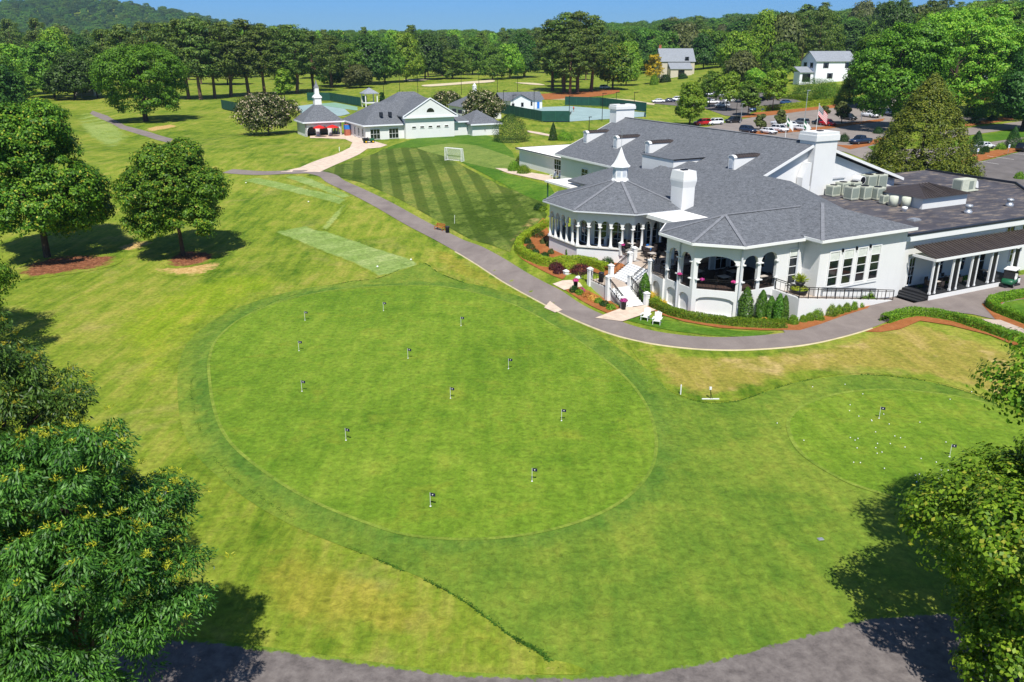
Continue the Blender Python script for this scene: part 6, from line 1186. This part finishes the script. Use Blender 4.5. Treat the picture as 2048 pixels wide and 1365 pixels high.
house('beige_house','beige house with grey gabled roof and brick chimneys behind the yellow tree',gp(1354,153),R(4),17.5,13,7.2,13.4,'beige','shingle2',[(4.6,7.6,1.2,1.8,'f'),(6.5,1.2,1.4,2.,'f')],((-8,7,15.),(8.6,6,10.5)),(-5,6,-6,0,3.8,6.8))
house('brick_house','red brick house half hidden by oaks at the right edge',gp(2020,206),R(-12),15,9,4.2,9.,'brick','shingle2',[(-4,1.2,1.6,1.9,'f'),(2,1.2,1.4,1.9,'f')])
house('distant_house','small tan house seen through tree trunks at far left',gp(168,192),0,8,7,3.4,5.5,'beige','shingle',[(0,1,1.4,1.5,'f')])
b=MB(); P0=gp(1935,217); P1_=gp(2020,212); b.bar(Vector((0,0,.5)),P1_-P0+Vector((0,0,.5)),.3,1.2); o=b.build('brick_wall',M['brick']); o.location=P0; tag(o,'low red brick garden wall above the tall clipped hedge','wall')
# ---------------------------------------------------------------- car parks and drives
dpx('car_park',[(1380,268),(1408,256),(1480,240),(1540,228),(1620,220),(1690,210),(1722,198),(1742,186),(1752,178),(1800,178),(1800,196),(1778,220),(1800,243),(1790,262),(1760,300),(1750,330),(1690,305),(1600,288),(1480,276)],M['road'],.07,5)
dpx('car_park',[(1300,207),(1345,199),(1400,196),(1420,188),(1470,184),(1560,188),(1606,206),(1570,213),(1510,219),(1490,235),(1450,232),(1400,214),(1350,212)],M['lot'],.08,5)
dpx('car_park',[(1915,335),(1990,318),(2060,300),(2100,330),(2100,400),(1985,372),(1940,352)],M['lot'],.07,4)
dpx('drive',[(1760,330),(1800,300),(1900,296),(1960,288),(2100,268),(2100,278),(1985,296),(1900,318),(1800,345)],M['road'],.06,5); dpx('drive',[(1880,262),(1960,254),(2100,234),(2100,246),(1960,268),(1880,280)],M['road'],.06,5); dpx('drive',[(1900,232),(1935,235),(2000,240),(1975,244),(1930,243)],M['road'],.06,5)
dpx('lush_lawn',[(1900,281),(1962,270),(2100,248),(2100,267),(1960,287),(1900,296)],GM['lush'],.055,5)
dpx('mulch_bed',[(1920,322),(1950,308),(2060,290),(2060,298),(1990,316),(1925,332)],M['mulch'],.1,4); dpx('mulch_bed',[(1930,248),(1990,238),(2060,226),(2060,234),(1990,246),(1930,254)],M['mulch'],.1,4); dpx('mulch_bed',[(1480,268),(1530,262),(1640,255),(1700,246),(1770,238),(1765,243),(1700,252),(1640,261),(1530,270),(1485,273)],M['mulch'],.1,4)
dpx('mulch_bed',[(1478,236),(1510,226),(1690,208),(1690,214),(1600,224),(1500,236)],M['mulch'],.1,4); dpx('mulch_bed',[(1668,290),(1700,292),(1735,284),(1770,274),(1780,280),(1740,292),(1700,300)],M['mulch'],.09,4); dpx('mulch_bed',[(1070,190),(1110,187),(1220,180),(1240,184),(1200,193),(1100,200),(1075,198)],M['mulch'],.1,6,2)
dpx('lawn_patch',[(1690,205),(1715,196),(1738,186),(1742,192),(1725,205),(1700,211)],GM['lush'],.1,5); dpx('lawn_patch',[(1735,295),(1780,285),(1800,300),(1760,312)],GM['lush'],.11,4)
for i,(x,y) in enumerate(((1566,262),(1590,258),(1615,256),(1672,250),(1690,247),(1710,244),(1728,241),(1748,238),(1768,234),(1520,268),(1546,264))):
    p=gp(x,y,.1); q=p+W(.0,-4.6)*1.; strip('bay_line',[p,p+(q-p)*.5,q],.14,M['line'],.1,nx=1)
for x,y in ((1943,320),(1974,312),(2008,305),(2042,298)):
    p=gp(x,y,.1); q=p+W(0,-5.4); strip('bay_line',[p,p+(q-p)*.5,q],.16,M['line'],.1,nx=1)
dpx('path',[(1040,189),(1100,196),(1200,196),(1260,200),(1310,208),(1308,211),(1200,200),(1100,200),(1040,194)],M['curb'],.09,6); dpx('path',[(1055,262),(1082,266),(1110,272),(1108,275),(1080,270),(1055,265)],M['conc'],.07,5)
for x,y,lab in ((1953,318,'small white parking sign in front of the left egg shaped conifer'),(2015,310,'small white parking sign in front of the right egg shaped conifer')):
    t=thing('parking_sign',lab,'sign',gp(x,y),TH); b=MB(); b.tube((0,0,0),(0,0,1.6),.03); b.build('post',M['galv'],t); b=MB(); b.box(-.25,-.04,1.3,.25,-.02,2.); b.build('panel',M['trim'],t); b=MB(); b.box(-.12,-.05,1.5,.12,-.041,1.8); b.build('symbol',M['blue'],t)
# ---------------------------------------------------------------- camera, light
cam=bpy.data.cameras.new('camera'); cam.sensor_width=36; cam.lens=36*F/PW; cam.clip_end=12000; cam.clip_start=.5
co=bpy.data.objects.new('camera',cam); COL.objects.link(co); co.location=(0,0,CZ); co.rotation_euler=(R(90)-CP,0,0); sc.camera=co
SUN_EL,SUN_AZ=R(56),R(4)   # sun behind the camera
sd_=Vector((math.sin(SUN_AZ)*math.cos(SUN_EL),-math.cos(SUN_AZ)*math.cos(SUN_EL),math.sin(SUN_EL)))
L=bpy.data.lights.new('sun','SUN'); L.energy=5.; L.angle=R(.53); L.color=(1.,.965,.9)
lo=bpy.data.objects.new('sun',L); COL.objects.link(lo); lo.rotation_euler=(-sd_).to_track_quat('-Z','Y').to_euler(); lo.location=(0,0,80)
w=bpy.data.worlds.new('World'); sc.world=w; w.use_nodes=True; nt=w.node_tree; bg=nt.nodes['Background']
sk=nt.nodes.new('ShaderNodeTexSky'); sk.sky_type='NISHITA'; sk.sun_disc=False; sk.sun_elevation=SUN_EL; sk.sun_rotation=math.atan2(sd_.x,sd_.y); sk.altitude=900; sk.air_density=1.; sk.dust_density=.15; sk.ozone_density=3.
tc=nt.nodes.new('ShaderNodeTexCoord'); sp=nt.nodes.new('ShaderNodeSeparateXYZ'); nt.links.new(tc.outputs['Generated'],sp.inputs[0])
rp=nt.nodes.new('ShaderNodeValToRGB'); nt.links.new(sp.outputs[2],rp.inputs[0]); e=rp.color_ramp.elements
e[0].position=0.; e[0].color=(.31,.6,1.1,1); e[1].position=.35; e[1].color=(1.,1.05,1.12,1)
k=e.new(.07); k.color=(.29,.6,1.15,1)
mx=nt.nodes.new('ShaderNodeMix'); mx.data_type='RGBA'; mx.blend_type='MULTIPLY'; mx.inputs[0].default_value=1.
nt.links.new(sk.outputs[0],mx.inputs[6]); nt.links.new(rp.outputs[0],mx.inputs[7]); nt.links.new(mx.outputs[2],bg.inputs[0]); bg.inputs[1].default_value=.08
sc.view_settings.view_transform='Standard'; sc.view_settings.look='None'; sc.view_settings.gamma=1; sc.view_settings.exposure=.32; sc.view_settings.use_curve_mapping=False
sc.cycles.max_bounces=6; sc.cycles.diffuse_bounces=3; sc.cycles.transparent_max_bounces=4; sc.cycles.caustics_reflective=False; sc.cycles.caustics_refractive=False
sc.cycles.use_denoising=True

b=MB(); b.box(-3400,-80,-8,3400,5300,190); hz=b.build('haze',plain('haze','ffffff')); hz['kind']='stuff'
hm=bpy.data.materials.new('haze_air'); hm.use_nodes=True; t=hm.node_tree; t.nodes.clear(); o_=t.nodes.new('ShaderNodeOutputMaterial'); v_=t.nodes.new('ShaderNodeVolumePrincipled'); v_.inputs['Color'].default_value=(.55,.78,1.,1); v_.inputs['Density'].default_value=.00008; v_.inputs['Anisotropy'].default_value=.2; t.links.new(v_.outputs[0],o_.inputs['Volume']); hz.data.materials[0]=hm
